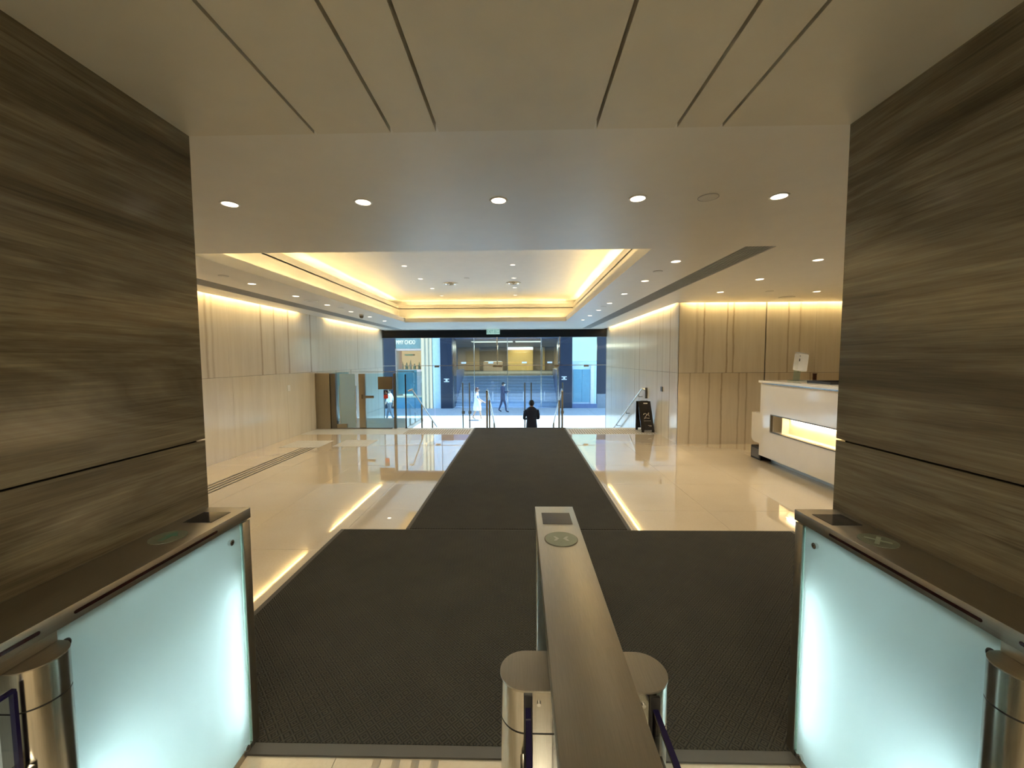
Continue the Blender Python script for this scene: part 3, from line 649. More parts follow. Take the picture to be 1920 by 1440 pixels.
bx('top_rail', (-4.755, -2.47, 9.19, 9.205, 1.315, 1.328), 'steel_bright', o)
bx('handle_plate', (-3.63, -3.40, 9.12, 9.15, .715, .775), 'steel_brown', o, bev=.004)
bx('lever_bracket', (-3.70, -3.66, 9.15, 9.16, .70, .80), 'steel_dark', o)
bx('floor_platform', (-4.75, -2.70, 9.30, 10.9, -.10, -.01), 'steel', o)
for x in (-4.75, -2.72):
    bx('side_pane', (x, x+.01, 9.31, 10.9, .0, 1.28), 'glass_green', o)
bx('control_panel', (-3.30, -2.96, 9.135, 9.16, .92, 1.21), 'bronze', o, bev=.004)
o = thing('wheelchair_sign', 'small navy and red wheelchair sign stuck on the lift glass', 'sign', (-3.135, 9.18, .8))
bx('sign_top', (-3.185, -3.085, 9.18, 9.188, .79, .895), 'sign_navy', o); bx('sign_bottom', (-3.185, -3.085, 9.18, 9.188, .70, .789), 'sign_red', o)
bm = nb()
for k in range(14):
    a = PI*.75+PI*1.35*k/14; b_ = PI*.75+PI*1.35*(k+1)/14; c = (-3.132, .828)
    prism(bm, [(c[0]+.022*math.cos(a), c[1]+.022*math.sin(a)), (c[0]+.022*math.cos(b_), c[1]+.022*math.sin(b_)), (c[0]+.016*math.cos(b_), c[1]+.016*math.sin(b_)), (c[0]+.016*math.cos(a), c[1]+.016*math.sin(a))], 'y', 9.1785, 9.1799)
prism(bm, [(-3.142, .87), (-3.136, .87), (-3.130, .842), (-3.112, .842), (-3.102, .818), (-3.108, .816), (-3.117, .835), (-3.138, .835)], 'y', 9.1785, 9.1799)
cyl(bm, (-3.140, 9.1785, .881), (-3.140, 9.1799, .881), .006, 10); obj('wheelchair_symbol', bm, 'paper', o)

# --- handrails
def rail(name, label, x, hook, far_y, wall=None, posts=()):
    o = thing(name, label, 'handrail', (x, 9.3, 0)); sl = .5; z0 = .90; y0 = 9.32
    bm = nb(); pts = ([(x+hook, y0-.06, z0-.03)] if hook else [(x, y0-.14, z0-.04)])+[(x, y0, z0), (x, far_y, z0-sl*(far_y-y0))]
    tube(bm, pts, .021); obj('rail', bm, 'steel_bright', o, smooth=True)
    for y in posts:
        zt = z0-sl*(y-y0)-.02 if y > y0 else z0-.03; zb = 0 if y < 9.25 else -rise*(int((y-9.25)/td)+1)
        bm = nb(); cyl(bm, (x, y, max(zb, -1.42)+.012), (x, y, zt), .022, 14); p = obj('post', bm, 'steel_brown', o, smooth=True)
        bm = nb(); cyl(bm, (x, y, max(zb, -1.42)), (x, y, max(zb, -1.42)+.012), .045, 18); obj('base_flange', bm, 'steel_brown', p, smooth=True)
    if wall is not None:
        for y in (9.6, 10.7, 11.7):
            z = z0-sl*(y-y0); bm = nb(); tube(bm, [(x, y, z-.02), (x, y, z-.07), (wall, y, z-.07)], .008, 8); obj('wall_bracket', bm, 'steel_dark', o, smooth=True)
        bx('end_plate', (min(x+hook-.01, wall), max(x+hook+.01, wall), 9.24, 9.28, .68, .93), 'steel_dark', o)
    return o
rail('handrail', 'sloping steel handrail in front of the lift at the left edge of the stairs', -2.56, -.08, 12.0, None, (10.2, 11.4))
rail('handrail', 'sloping steel handrail on brown posts left of the runner mat end', -.79, 0, 12.0, None, (9.21, 9.95, 11.6))
rail('handrail', 'sloping steel handrail on brown posts right of the runner mat end', .95, 0, 12.0, None, (9.21, 9.95, 11.6))
rail('handrail', 'sloping steel handrail fixed to the right marble wall behind the menu board', 2.81, .06, 12.1, 2.905)
o = thing('glass_post', 'thin black post carrying the left handrail beside the glass', 'post', (-2.685, 9.2, 0))
bm = nb(); cyl(bm, (-2.685, 9.22, .01), (-2.685, 9.22, 1.26), .017, 12); obj('shaft', bm, 'black_metal', o, smooth=True); bm = nb(); cyl(bm, (-2.685, 9.22, 0), (-2.685, 9.22, .012), .028, 16); obj('foot', bm, 'black_metal', o, smooth=True)

# --- A-frame board
o = thing('a_frame_board', 'black folding board with a pale swirl emblem by the right wall at the stair head', 'sign board', (2.74, 8.8, 0))
def lean(bm, y_b, y_t, th):
    for (xb0, xb1, xt0, xt1, z0, z1) in ((2.605, 2.885, 2.565, 2.835, .05, .665),):
        f_ = lambda z: y_b+(y_t-y_b)*z/.665
        vs = [bm.verts.new(p) for p in ((xb0, f_(z0), z0), (xb1, f_(z0), z0), (xt1, f_(z1), z1), (xt0, f_(z1), z1), (xb0, f_(z0)+th, z0), (xb1, f_(z0)+th, z0), (xt1, f_(z1)+th, z1), (xt0, f_(z1)+th, z1))]
        for fc in ((0, 1, 2, 3), (7, 6, 5, 4), (0, 4, 5, 1), (1, 5, 6, 2), (2, 6, 7, 3), (3, 7, 4, 0)): bm.faces.new([vs[k] for k in fc])
bm = nb(); lean(bm, 8.64, 8.80, .015); front = obj('front_board', bm, 'sign_black', o)
bm = nb(); lean(bm, 9.00, 8.83, .015); bmesh.ops.translate(bm, verts=bm.verts, vec=(-.03, 0, 0)); obj('back_board', bm, 'sign_black', o)
for x, y in ((2.61, 8.63), (2.83, 8.63), (2.58, 8.99), (2.80, 8.99)): bx('foot', (x, x+.05, y, y+.03, 0, .055), 'sign_black', o)
bx('hinge_bar', (2.62, 2.78, 8.795, 8.835, .655, .672), 'rubber_black', o)
def onb(x, z, d=-.002): return (x, 8.64+.16*z/.665+d, z)
def strokes(name, polys, w_, mat, par):
    bm = nb()
    for pts in polys:
        for (x0, z0), (x1, z1) in zip(pts, pts[1:]):
            dx, dz = x1-x0, z1-z0; L = math.hypot(dx, dz) or 1; nx, nz = -dz/L*w_/2, dx/L*w_/2
            vs = [bm.verts.new(onb(a, c)) for a, c in ((x0+nx, z0+nz), (x1+nx, z1+nz), (x1-nx, z1-nz), (x0-nx, z0-nz))]; bm.faces.new(vs)
    return obj(name, bm, mat, par)
cx = 2.735
strokes('emblem', [[(cx-.065, .375), (cx-.05, .40), (cx-.02, .405), (cx+.0, .385), (cx-.005, .355), (cx-.03, .33), (cx-.045, .30), (cx-.05, .285)], [(cx-.045, .30), (cx-.01, .31), (cx+.03, .30), (cx+.06, .305)], [(cx+.0, .36), (cx+.03, .39), (cx+.05, .42), (cx+.04, .37), (cx+.06, .34)]], .013, 'sign_print', front)
strokes('small_print', [[(cx-.06+.026*k, .245), (cx-.045+.026*k, .245)] for k in range(6)], .012, 'sign_print', front)
strokes('small_print', [[(cx+.02, .15), (cx+.10, .145)], [(cx+.04, .13), (cx+.10, .128)]], .008, 'sign_print', front)
strokes('hand_slot', [[(cx-.055, .618), (cx+.035, .618)]], .022, 'paper', front)

# --- switches
o = thing('wall_plate', 'small pale switch plate on the left marble wall beside the lift', 'switch', (-4.76, 8.07, 1.03))
bx('plate', (-4.76, -4.752, 8.03, 8.12, .97, 1.09), 'plastic_white', o, bev=.002); bx('rocker', (-4.752, -4.748, 8.055, 8.095, 1.0, 1.06), 'trim_white', o)
o = thing('card_reader', 'small grey card reader on the right marble wall above the board', 'card reader', (2.91, 8.28, .97))
bx('body', (2.885, 2.91, 8.24, 8.33, .92, 1.02), 'steel_dark', o, bev=.003); bx('face', (2.883, 2.8855, 8.255, 8.315, .94, 1.0), 'bronze', o)

# --- reception desk
DX = 3.70; DY1 = 6.24; DY0 = 3.2
o = thing('reception_desk', 'glossy white reception desk with a long glowing slot, right of the hall', 'desk', (4.1, 4.7, 0))
bm = nb()  # front panel with slot opening: four boxes
box(bm, DX, DX+.05, DY0, DY1, .095, .50); box(bm, DX, DX+.05, DY0, DY1, .755, 1.205); box(bm, DX, DX+.05, 5.98, DY1, .50, .755); box(bm, DX, DX+.05, DY0, 3.5, .50, .755)
obj('front_panel', bm, 'desk_white', o)
bm = nb(); box(bm, DX+.05, 4.55, DY1-.04, DY1, .095, 1.205); obj('end_panel', bm, 'desk_white', o)
bm = nb(); box(bm, DX-.02, 4.62, DY0, DY1+.03, 1.222, 1.256, .003); obj('counter_top', bm, 'desk_white', o, smooth=True)
bx('chrome_line', (DX+.008, DX+.05, DY0, DY1, 1.206, 1.221), 'steel_bright', o)
bx('plinth', (DX+.14, 4.5, DY0, DY1-.08, 0, .094), 'steel', o)
bm = nb()
for d in ((3.5, 5.98, .49, .505), (3.5, 5.98, .75, .765), (5.97, 5.985, .505, .75)): box(bm, DX-.004, DX+.03, *d)
nf = obj('slot_frame', bm, 'steel_dark', o)
bm = nb(); box(bm, DX+.16, DX+.17, 3.5, 5.98, .50, .755); box(bm, DX+.05, DX+.16, 3.5, 5.98, .495, .505); box(bm, DX+.05, DX+.16, 3.5, 5.98, .75, .76); box(bm, DX+.05, DX+.16, 5.97, 5.98, .505, .75)
obj('slot_lining', bm, 'desk_niche', o)
bx('slot_divider', (DX+.06, DX+.16, 5.80, 5.812, .505, .75), 'desk_niche', o)
bx('slot_lamp', (DX+.135, DX+.158, 3.52, 5.74, .715, .735), 'desk_led', o)
strip_y('desk_strip', 3.6, 5.75, DX+.13, .70, 1.1, (.4, 0, -1))
# lower side wing with round bottom corner and dark base box
pts = [(DY1+.001, .735), (DY1+.25, .735), (DY1+.25, .36)]+[(DY1+.15+.10*math.cos(a), .36+.0-.09*math.sin(a)) for a in [PI/2*k/6 for k in range(1, 7)]]+[(DY1+.001, .27)]
bm = nb(); prism(bm, pts, 'x', DX+.02, DX+.5); obj('side_wing', bm, 'desk_white', o)
bx('base_box', (DX+.03, DX+.5, DY1+.005, DY1+.26, .0, .20), 'rubber_black', o)
bx('base_vent', (DX+.022, DX+.03, DY1+.03, DY1+.23, .03, .17), 'steel_dark', o)
# dispenser
bx_, by_ = 4.16, 6.13
o = thing('sanitiser_dispenser', 'white automatic hand sanitiser dispenser on a clear stand on the desk', 'dispenser', (bx_, by_, 1.256))
def tilt(bm, c, a=.13):
    bmesh.ops.rotate(bm, verts=bm.verts, cent=c, matrix=Matrix.Rotation(a, 3, 'Y')); bmesh.ops.rotate(bm, verts=bm.verts, cent=c, matrix=Matrix.Rotation(.35, 3, 'Z'))
c = (bx_, by_, 1.256)
bm = nb(); box(bm, bx_-.09, bx_+.12, by_-.07, by_+.07, 1.256, 1.262); obj('stand_base', bm, 'glass_green', o)
bm = nb(); box(bm, bx_-.01, bx_-.004, by_-.05, by_+.05, 1.262, 1.62); tilt(bm, c); obj('stand_back', bm, 'glass_green', o)
bm = nb(); box(bm, bx_-.13, bx_+.08, by_-.09, by_-.01, 1.40, 1.66, .022); tilt(bm, c); body = obj('body', bm, 'plastic_white', o, smooth=True)
bm = nb(); box(bm, bx_-.13, bx_+.08, by_-.088, by_-.012, 1.665, 1.672, .002); tilt(bm, c); obj('lid', bm, 'plastic_white', o)
bm = nb(); box(bm, bx_-.118, bx_-.104, by_-.0925, by_-.088, 1.535, 1.575, .002); tilt(bm, c); obj('level_window', bm, 'plastic_black', o)
bm = nb(); box(bm, bx_-.125, bx_-.095, by_-.092, by_-.088, 1.612, 1.616); box(bm, bx_-.112, bx_-.108, by_-.092, by_-.088, 1.60, 1.628); tilt(bm, c); obj('cross_print', bm, 'tower_grey', o)
o = thing('desk_tray', 'flat black tray on the reception counter near the stone wall', 'tray', (4.15, 5.4, 1.256))
bx('base', (3.96, 4.4, 5.2, 5.62, 1.2562, 1.262), 'plastic_black', o); bm = nb()
for d in ((3.96, 3.972, 5.2, 5.62), (4.388, 4.4, 5.2, 5.62), (3.972, 4.388, 5.2, 5.212), (3.972, 4.388, 5.608, 5.62)): box(bm, *d, 1.262, 1.285)
obj('rim', bm, 'plastic_black', o)
o = thing('door_stile', 'small dark brown upright block on the back wall just above the desk', 'bracket', (5.38, 7.44, 1.2)); bx('block', (5.352, 5.408, 7.43, 7.459, 1.10, 1.30), 'plastic_brown', o, bev=.002); bx('cap', (5.348, 5.412, 7.426, 7.459, 1.30, 1.312), 'plastic_brown', o)

# ================================================================== STREET
# --- office building opposite
o = thing('office_building', 'dark office building across the street with wide glass lobby entrance', 'building', (-.9, 24.8, -1.42)); OB = o
BY = 24.6; GZ = -1.42
bx('upper_facade', (-5.45, 14, BY, BY+.6, 3.4, 11.9), 'tower_blue', o); bx('upper_facade', (-14, 14, BY+.21, BY+.8, 12.51, 30), 'tower_blue', o)
bx('shade_canopy', (-14, 14, 21.2, BY+.2, 12.0, 12.5), 'tower_grey', o)  # unseen slab added to shade the far side of the street
bx('dark_pier', (-4.93, -4.2, BY-.2, BY+1.4, GZ, 3.4), 'tower_dark', o); bx('dark_pier', (2.33, 3.12, BY-.2, BY+1.4, GZ, 3.4), 'tower_dark', o)
for x0, x1, z0 in ((-4.72, -4.40, .22), (2.47, 2.79, .33)):
    g_ = nb(); box(g_, x0, x1, BY-.21, BY-.2, z0, z0+.05); box(g_, x0, x1, BY-.21, BY-.2, z0+.16, z0+.21); box(g_, (x0+x1)/2-.06, (x0+x1)/2+.06, BY-.21, BY-.2, z0+.05, z0+.16); obj('pier_plate', g_, 'paper', o)
c_ = bx('pale_column', (-5.42, -4.935, BY-.1, BY-.002, GZ, 11.8), 'tower_pale', o)
c_ = bx('pale_column', (3.13, 4.62, BY-.05, BY+.5, GZ, 1.45), 'tower_pale', o)
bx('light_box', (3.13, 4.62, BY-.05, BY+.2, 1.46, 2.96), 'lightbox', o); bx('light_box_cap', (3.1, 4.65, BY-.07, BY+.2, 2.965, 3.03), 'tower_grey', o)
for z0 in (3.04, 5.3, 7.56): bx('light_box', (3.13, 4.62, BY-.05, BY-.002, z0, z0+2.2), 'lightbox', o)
for k in range(6): bx('upper_cladding', (-4.9+1.33*k, -4.9+1.33*k+1.31, BY-.04, BY-.002, 3.42, 7.4), 'tower_pale', o); bx('upper_cladding', (-4.9+1.33*k, -4.9+1.33*k+1.31, BY-.04, BY-.002, 7.43, 11.8), 'tower_pale', o)
for x0, x1 in ((3.2, 3.72), (3.73, 4.22)): bx('blue_panel', (x0, x1, BY-.09, BY-.051, -1.05, .95), 'shop_teal', o)
bx('white_strip', (4.26, 4.47, BY-.12, BY-.051, GZ, 1.2), 'shirt_white', o); bx('column_base', (3.1, 4.65, BY-.15, BY+.0, GZ, -1.15), 'tower_blue', o)
bx('dark_glazing', (4.66, 7.5, BY, BY+.3, -.55, 3.4), 'tower_dark', o); bx('dark_glazing', (7.55, 14, BY, BY+.3, -.55, 3.4), 'tower_dark', o); bx('stall_riser', (4.66, 14, BY-.05, BY+.3, GZ, -.56), 'tower_grey', o)
# lobby
bx('lobby_ceiling', (-6.9, 6.9, BY+.85, 44, 2.9, 3.0), 'lobby_ceiling', o); bx('header', (-4.2, 2.33, BY, BY+.5, 3.0, 3.4), 'tower_blue', o)
bx('lobby_side_wall', (-7.1, -6.9, BY+1.5, 44, -1.4, 3.0), 'tower_blue', o); bx('lobby_side_wall', (6.9, 7.1, BY+1.4, 44, -1.4, 3.0), 'tower_blue', o)
bx('lobby_floor', (-6.9, 6.9, 29.62, 44, -.2, .40), 'void_dark', o)
for i in range(10): bx('step', (-4.2, 2.33, 25.6+.38*i, 25.6+.38*(i+1)+.01, GZ, GZ+.182*(i+1)), 'lobby_steps', o)
bx('flank_wall', (-6.9, -4.21, 26.05, 29.6, GZ, .9), 'tower_blue', o); bx('flank_wall', (2.34, 7.0, 25.2, 29.6, GZ, .9), 'tower_blue', o); bx('entrance_base', (-4.2, 2.33, BY, 25.6, -1.6, GZ), 'lobby_steps', o)
for x0, x1, mt in ((-6.9, -4.5, 'lobby_tan'), (-4.5, -1.4, 'lobby_brown'), (1.3, 2.35, 'lobby_brown'), (2.6, 3.6, 'lobby_brown'), (3.6, 6.9, 'lobby_tan')):
    bx('wall_panel', (x0+.01, x1-.01, 43.6, 43.9, .4, 2.9), mt, o)
bx('orange_post', (2.36, 2.58, 43.3, 43.9, .4, 2.9), 'lobby_gold', o)
bx('gold_box', (-1.4, 1.28, 42.6, 43.9, .4, 2.6), 'lobby_gold', o)
bx('counter', (-3.9, -1.9, 41.5, 42.3, .4, 1.35), 'lobby_brown', o); bx('counter_light', (-3.8, -2.0, 41.6, 42.2, 1.36, 1.40), 'lobby_strip', o)
for x0, x1 in ((-3.6, -.6), (-.4, 1.5)): bx('ceiling_strip', (x0, x1, 29.0, 30.6, 2.87, 2.899), 'lobby_strip', o)
# glazing
for x in (-4.2, -2.9, -.83, 1.25, 2.31): bx('mullion', (x-.02, x+.02, BY+.2, BY+.26, GZ, 3.0), 'steel_bright', o)
for x0, x1 in zip((-4.2, -2.9, -.83, 1.25), (-2.9, -.83, 1.25, 2.31)):
    bx('pane', (x0+.03, x1-.03, BY+.22, BY+.24, 1.42, 3.0), 'glass_wing', o)
    d = bx('glass_door', (x0+.03, x1-.03, BY+.22, BY+.24, GZ, 1.38), 'glass_wing', o)
    bx('closer', ((x0+x1)/2-.15, (x0+x1)/2+.15, BY+.14, BY+.22, 1.34, 1.44), 'shirt_white', o)
for x in (-3.05, -1.75, .15, 1.45):
    bm = nb(); cyl(bm, (x, BY+.1, -1.0), (x, BY+.1, -.40), .022, 8); cyl(bm, (x, BY+.1, -.95), (x, BY+.22, -.95), .012, 8); cyl(bm, (x, BY+.1, -.45), (x, BY+.22, -.45), .012, 8); obj('door_handle', bm, 'shirt_white', o)
l = area('opposite_lobby_light', (-1, 38, 2.82), 9, 6, 600, (1, .80, .55), (0, 0, -1))
l = area('opposite_lobby_light', (0, 42.0, 2.82), 2.0, .5, 20, (1, .7, .35), (0, .4, -1))

# --- shop opposite left
o = thing('shop', 'small lit shop front across the street at the far left, beside pale striped fins', 'shop', (-7.2, 24.6, GZ))
bx('facade_top', (-14, -5.46, BY, BY+.4, 3.41, 11.9), 'shop_pink', o); bx('facade_band', (-14, -6.14, BY, BY+.4, 3.0, 3.40), 'shop_pink', o); bx('dark_side', (-14, -7.75, BY-.1, BY+.4, GZ, 3.0), 'tower_dark', o)
bx('sign_board', (-7.70, -6.14, BY-.05, BY+.3, 2.28, 2.99), 'shop_sign_board', o)
text('shop_letters', 'MMY CHOO', .36, 'shop_letters', o, (-7.08, BY-.06, 2.66), depth=.01, sx=.60)
bx('window_frame', (-7.70, -6.14, BY-.02, BY+.06, 2.16, 2.279), 'shop_pink', o)
bx('display_back', (-7.70, -6.14, BY+1.2, BY+1.3, -.6, 2.16), 'shop_glow', o)
bx('display_floor', (-7.70, -6.14, BY+.0, BY+1.2, .95, 1.0), 'shop_pink', o)
bx('side_wall', (-7.75, -7.70, BY+.0, BY+1.3, GZ, 2.3), 'shop_pink', o); bx('side_wall', (-6.14, -6.10, BY+.3, BY+1.3, GZ, 2.3), 'shop_pink', o); bx('shop_ceiling', (-7.70, -6.14, BY, BY+1.2, 2.16, 2.2), 'shop_pink', o)
for k, (x, z, r, h) in enumerate(((-7.2, 1.0, .10, .42), (-6.95, 1.0, .07, .6), (-6.7, 1.0, .09, .35), (-7.45, 1.0, .06, .5), (-6.4, 1.0, .08, .45))):
    bm = nb(); lathe(bm, [(.001, 0), (r, 0), (r, h*.5), (r*.4, h*.7), (r*.4, h*.9), (.001, h)], x, BY+.5, z, 14); obj('display_item', bm, 'shop_product' if k % 2 else 'lobby_gold', o, smooth=True)
bx('hanging_shade', (-7.25, -6.75, BY+.3, BY+.8, 1.85, 1.95), 'lobby_gold', o)
bx('shop_window', (-7.70, -6.14, BY+.0, BY+.02, -.6, 2.16), 'glass_clear', o)
bx('pink_panel', (-6.42, -6.14, BY-.06, BY+.0, -1.0, 1.0), 'shop_pink', o)
bx('side_panel', (-7.74, -6.45, BY+.3, BY+.35, -.55, .94), 'shop_teal', o)
bx('cream_ledge', (-7.74, -6.14, BY-.2, BY-.01, -.72, -.62), 'fin_cream_glow', o)
bx('base_panel', (-7.74, -6.14, BY-.12, BY+.2, GZ, -.73), 'shop_teal', o)
bx('fin_backing', (-6.13, -5.46, BY-.02, BY+.3, GZ, 3.4), 'shop_grey_green', o); bx('fin_backing', (-6.13, -5.46, BY-.02, BY-.002, 3.4, 11.8), 'shop_grey_green', o)
for x0, x1 in ((-6.12, -5.96), (-5.82, -5.73), (-5.60, -5.49)): bx('cream_fin', (x0, x1, BY-.12, BY-.021, GZ, 11.8), 'fin_cream_glow', o)  # glow in the material stands in for sunlight on the fins

# ------------------------------------------------------------------ people
def figure(name, label, loc, rotz, joints, edges, radii, mats, h=1.72):
    """one continuous skinned body; mats: function(centre in local coords)->material index"""
    root = thing(name, label, 'person', loc); root.rotation_euler = (0, 0, rotz)
    ks = list(joints); idx = {k: i for i, k in enumerate(ks)}
    me = bpy.data.meshes.new('sk'); me.from_pydata([joints[k] for k in ks], [(idx[a], idx[b_]) for a, b_ in edges], [])
    so_ = bpy.data.objects.new('sk', me); C.objects.link(so_)
    sm = so_.modifiers.new('s', 'SKIN'); sv = me.skin_vertices[0].data
    for i, k in enumerate(ks):
        r = radii[k]; sv[i].radius = (r, r) if not isinstance(r, tuple) else r; sv[i].use_root = (k == 'pelvis')
    sm.use_smooth_shade = True; ss = so_.modifiers.new('u', 'SUBSURF'); ss.levels = 2; ss.render_levels = 2
    bpy.context.view_layer.update()
    m2 = bpy.data.meshes.new_from_object(so_.evaluated_get(bpy.context.evaluated_depsgraph_get())); bpy.data.objects.remove(so_)
    m2.materials.clear()
    for mn in mats[0]: m2.materials.append(MT[mn])
    for p in m2.polygons: p.material_index = mats[1](p.center); p.use_smooth = True
    b_ = bpy.data.objects.new('body', m2); C.objects.link(b_); b_.parent = root
    return root
def sub(root, name, bm, mat):
    bmesh.ops.recalc_face_normals(bm, faces=bm.faces); me = bpy.data.meshes.new(name); bm.to_mesh(me); bm.free(); me.materials.append(MT[mat])
    for p in me.polygons: p.use_smooth = True
    o = bpy.data.objects.new(name, me); C.objects.link(o); o.parent = root; return o
# local frame: +Y is where the person faces, x to their right
def head_parts(root, c, hair, mask=False, longh=False):
    x, y, z = c
    bm = nb(); sphere(bm, (x, y-.012, z+.022), .105, (.80, .97, 1.0), 18)
    for v in list(bm.verts):
        if v.co.y > y+.045 and v.co.z < z+.065: v.co.y = y+.045-.5*(v.co.y-y-.045)*0
        if v.co.z < z-.06: v.co.z = z-.06+(v.co.z-z+.06)*.2
    sub(root, 'hair', bm, hair)
    bm = nb(); sphere(bm, (x, y+.098, z-.012), .015, (.8, 1.2, 1.3), 8); sub(root, 'nose', bm, 'skin')
    for s in (-1, 1):
        bm = nb(); sphere(bm, (x+s*.032, y+.083, z+.012), .010, (1.2, .7, .8), 8); sub(root, 'eye', bm, 'hair_black')
        bm = nb(); sphere(bm, (x+s*.083, y-.0, z-.005), .024, (.35, .7, 1.2), 8); sub(root, 'ear', bm, 'skin')
    if mask: bm = nb(); sphere(bm, (x, y+.052, z-.038), .060, (1.0, 1.0, .85), 12); sub(root, 'face_mask', bm, 'mask_white')
    else: bm = nb(); sphere(bm, (x, y+.088, z-.048), .015, (1.6, .5, .45), 8); sub(root, 'mouth', bm, 'shop_pink')
    if longh: bm = nb(); sphere(bm, (x, y-.075, z-.03), .06, (.9, .7, 1.3), 12); sub(root, 'hair_bun', bm, hair)
def hand(root, p, d, k=1.0, mat='skin'):
    p, d = Vector(p), Vector(d).normalized(); s = d.cross(Vector((0, 0, 1))).normalized(); bm = nb()
    sphere(bm, p+d*.035, .034, (1, 1, 1), 10)
    for i, (o_, L) in enumerate(((-.028, .06), (-.010, .07), (.010, .066), (.027, .052))):
        a = p+d*.055+s*o_; b_ = a+d*L*.55; c_ = b_+d*L*.35+Vector((0, 0, -L*.28)); cyl(bm, a, b_, .009, 8, .008); cyl(bm, b_, c_, .008, 8, .006)
    a = p+d*.02-s*.03; cyl(bm, a, a+d*.035-s*.022+Vector((0, 0, .01)), .010, 8, .008); sub(root, 'hand', bm, mat)
E0 = [('pelvis', 'waist'), ('waist', 'chest'), ('chest', 'neck0'), ('neck0', 'neck'), ('neck', 'head'), ('head', 'crown')]
for s in 'LR': E0 += [('pelvis', 'hip'+s), ('hip'+s, 'knee'+s), ('knee'+s, 'ank'+s), ('ank'+s, 'toe'+s), ('chest', 'sh'+s), ('sh'+s, 'elb'+s), ('elb'+s, 'wri'+s)]
R0 = dict(pelvis=(.155, .115), waist=(.145, .105), chest=(.165, .115), neck0=(.075, .07), neck=.052, head=(.080, .095), crown=(.070, .080),
          hipL=.095, hipR=.095, kneeL=.062, kneeR=.062, ankL=.042, ankR=.042, toeL=.036, toeR=.036, shL=.070, shR=.070, elbL=.048, elbR=.048, wriL=.032, wriR=.032)
def stand(stride=0.0, k=1.0):
    J = dict(pelvis=(0, 0, .93), waist=(0, 0, 1.08), chest=(0, .005, 1.30), neck0=(0, 0, 1.42), neck=(0, .005, 1.49), head=(0, .015, 1.59), crown=(0, .01, 1.66))
    for s, n_ in ((-1, 'L'), (1, 'R')):
        st = stride*s
        J['hip'+n_] = (s*.10, 0, .86); J['knee'+n_] = (s*.10, st*.55+.02, .48+abs(stride)*.02); J['ank'+n_] = (s*.10, st*1.0-.02, .085+(.05 if st < 0 else 0)); J['toe'+n_] = (s*.11, st*1.0+.13, .045)
        J['sh'+n_] = (s*.19, 0, 1.385)
        J['elb'+n_] = (s*.235, -.04-st*.35, 1.12); J['wri'+n_] = (s*.22, .04-st*.7, .88)
    return J
# man seen from behind on the landing
J = stand(0); J['elbL'] = (-.235, .07, 1.13); J['wriL'] = (-.06, .22, 1.12); J['elbR'] = (.235, .07, 1.13); J['wriR'] = (.07, .24, 1.16)
p = figure('person', 'man in a black suit seen from behind, arms folded, between the door handles', (.33, 12.45, -1.41), .12, J, E0, R0,
           (('suit_black', 'skin', 'shoe_black'), lambda c: 1 if c.z > 1.475 else (2 if c.z < .10 else 0)))
head_parts(p, (0, .015, 1.615), 'hair_black')
bm = nb(); lathe(bm, [(.185, -.30), (.175, -.1), (.155, .10), (.18, .30), (.19, .40), (.12, .47), (.07, .50)], 0, 0, 1.02, 24)
for v in bm.verts: v.co.y *= .72
sub(p, 'jacket', bm, 'suit_black')
bm = nb(); lathe(bm, [(.066, 0), (.058, .045), (.052, .045), (.060, 0)], 0, .0, 1.455, 20); sub(p, 'shirt_collar', bm, 'shirt_white')
hand(p, (-.06, .22, 1.12), (1, .15, .1)); hand(p, (.07, .24, 1.16), (-1, .1, .1))
# man in navy suit walking to the right with phone
J = stand(.20); J['elbR'] = (.22, .02, 1.10); J['wriR'] = (.10, .30, 1.20); J['elbL'] = (-.22, .02, 1.10); J['wriL'] = (-.10, .28, 1.18); J['head'] = (0, .04, 1.585); J['crown'] = (0, .035, 1.655)
p = figure('person', 'man in a navy suit and white mask walking right while looking at a phone', (-1.03, 22.5, -1.41), -PI/2+.15, J, E0, R0,
           (('suit_navy', 'skin', 'shoe_black'), lambda c: 1 if c.z > 1.475 else (2 if c.z < .10 else 0)))
head_parts(p, (0, .045, 1.605), 'hair_black', mask=True)
bm = nb(); lathe(bm, [(.180, -.24), (.170, -.1), (.155, .10), (.175, .30), (.18, .40), (.11, .46), (.07, .49)], 0, 0, 1.02, 24)
for v in bm.verts: v.co.y *= .74
sub(p, 'jacket', bm, 'suit_navy')
hand(p, (.10, .30, 1.20), (-.3, 1, .1)); hand(p, (-.10, .28, 1.18), (.3, 1, .1))
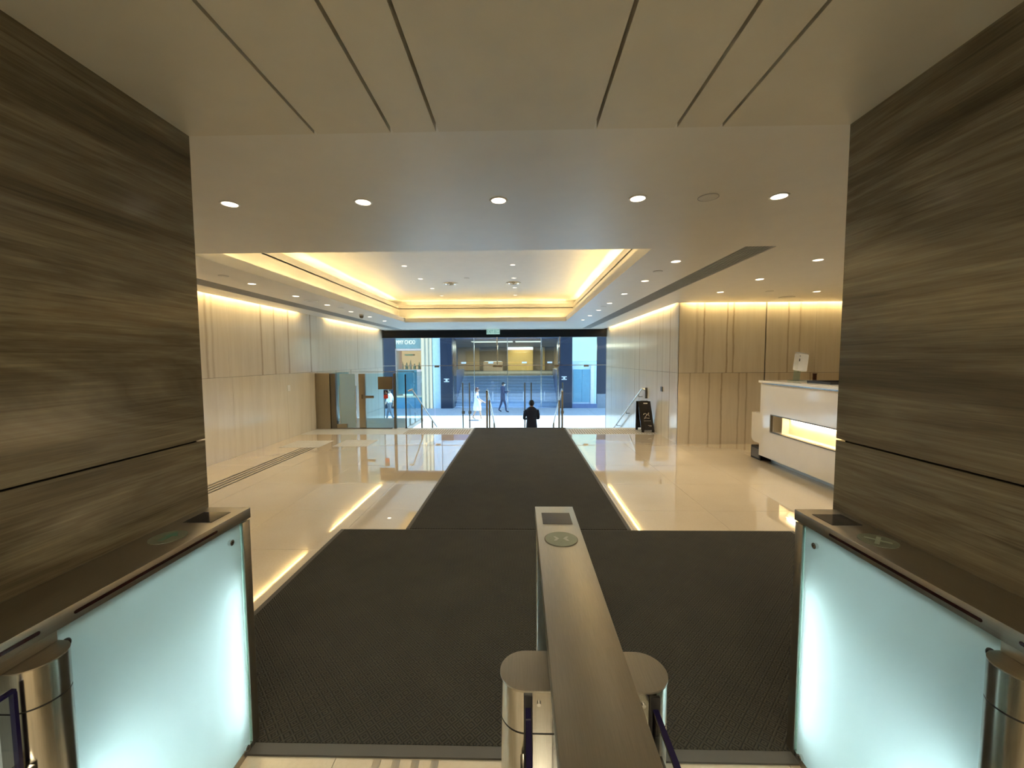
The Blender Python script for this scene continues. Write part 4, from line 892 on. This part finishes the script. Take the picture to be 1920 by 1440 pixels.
bm = nb(); box(bm, -.036, .036, .405, .415, 1.22, 1.36, .003); sub(p, 'phone', bm, 'plastic_white')
# woman in white walking right, arm forward
J = stand(.24); J['elbR'] = (.20, .14, 1.12); J['wriR'] = (.17, .36, .98); 
for k in J: J[k] = tuple(v*.94 for v in J[k])
p = figure('person', 'woman in a white and blue top and pale skirt walking right in the sun', (-2.16, 19.6, -1.41), -PI/2, J, E0, {k: (tuple(v*.9 for v in r) if isinstance(r, tuple) else r*.88) for k, r in R0.items()},
           (('shirt_white', 'skin', 'paper', 'shirt_blue'), lambda c: 1 if (c.z > 1.385 or c.z < .62 and c.z > .09 or (abs(c.x) > .155 and c.z < 1.12 and c.z > .8)) else (2 if c.z < .09 else (3 if 1.12 < c.z < 1.26 and c.y > .0 else 0))))
head_parts(p, (0, .015, 1.515), 'plastic_brown', longh=True)
bm = nb(); lathe(bm, [(.24, -.48), (.235, -.30), (.19, -.08), (.14, .08), (.13, .10)], 0, 0, .98, 24)
for v in bm.verts: v.co.y *= .85
sub(p, 'skirt', bm, 'skirt_white'); hand(p, (.16, .34, .92), (0, 1, -.3), .9)
bm = nb(); box(bm, -.27, -.19, -.16, .12, .62, .86, .02); sub(p, 'shoulder_bag', bm, 'bag_white')
bm = nb(); tube(bm, [(-.23, -.12, .86), (-.19, -.02, 1.30), (-.23, .08, .86)], .008, 6); sub(p, 'bag_strap', bm, 'bag_white')
# passer-by behind the lift glass
J = stand(.22)
for k in J: J[k] = tuple(v*.97 for v in J[k])
p = figure('person', 'passer-by in a pale shirt and grey trousers seen through the lift glass', (-6.3, 18.95, -1.41), PI/2, J, E0, R0,
           (('shirt_white', 'skin', 'trousers_grey', 'shoe_black'), lambda c: 1 if (c.z > 1.43 or (abs(c.x) > .18 and .7 < c.z < 1.05)) else (3 if c.z < .09 else (2 if c.z < .98 else 0))))
head_parts(p, (0, .015, 1.565), 'hair_black'); hand(p, (-.21, .19, .85), (0, .2, -1)); hand(p, (.21, -.11, .85), (0, .2, -1))
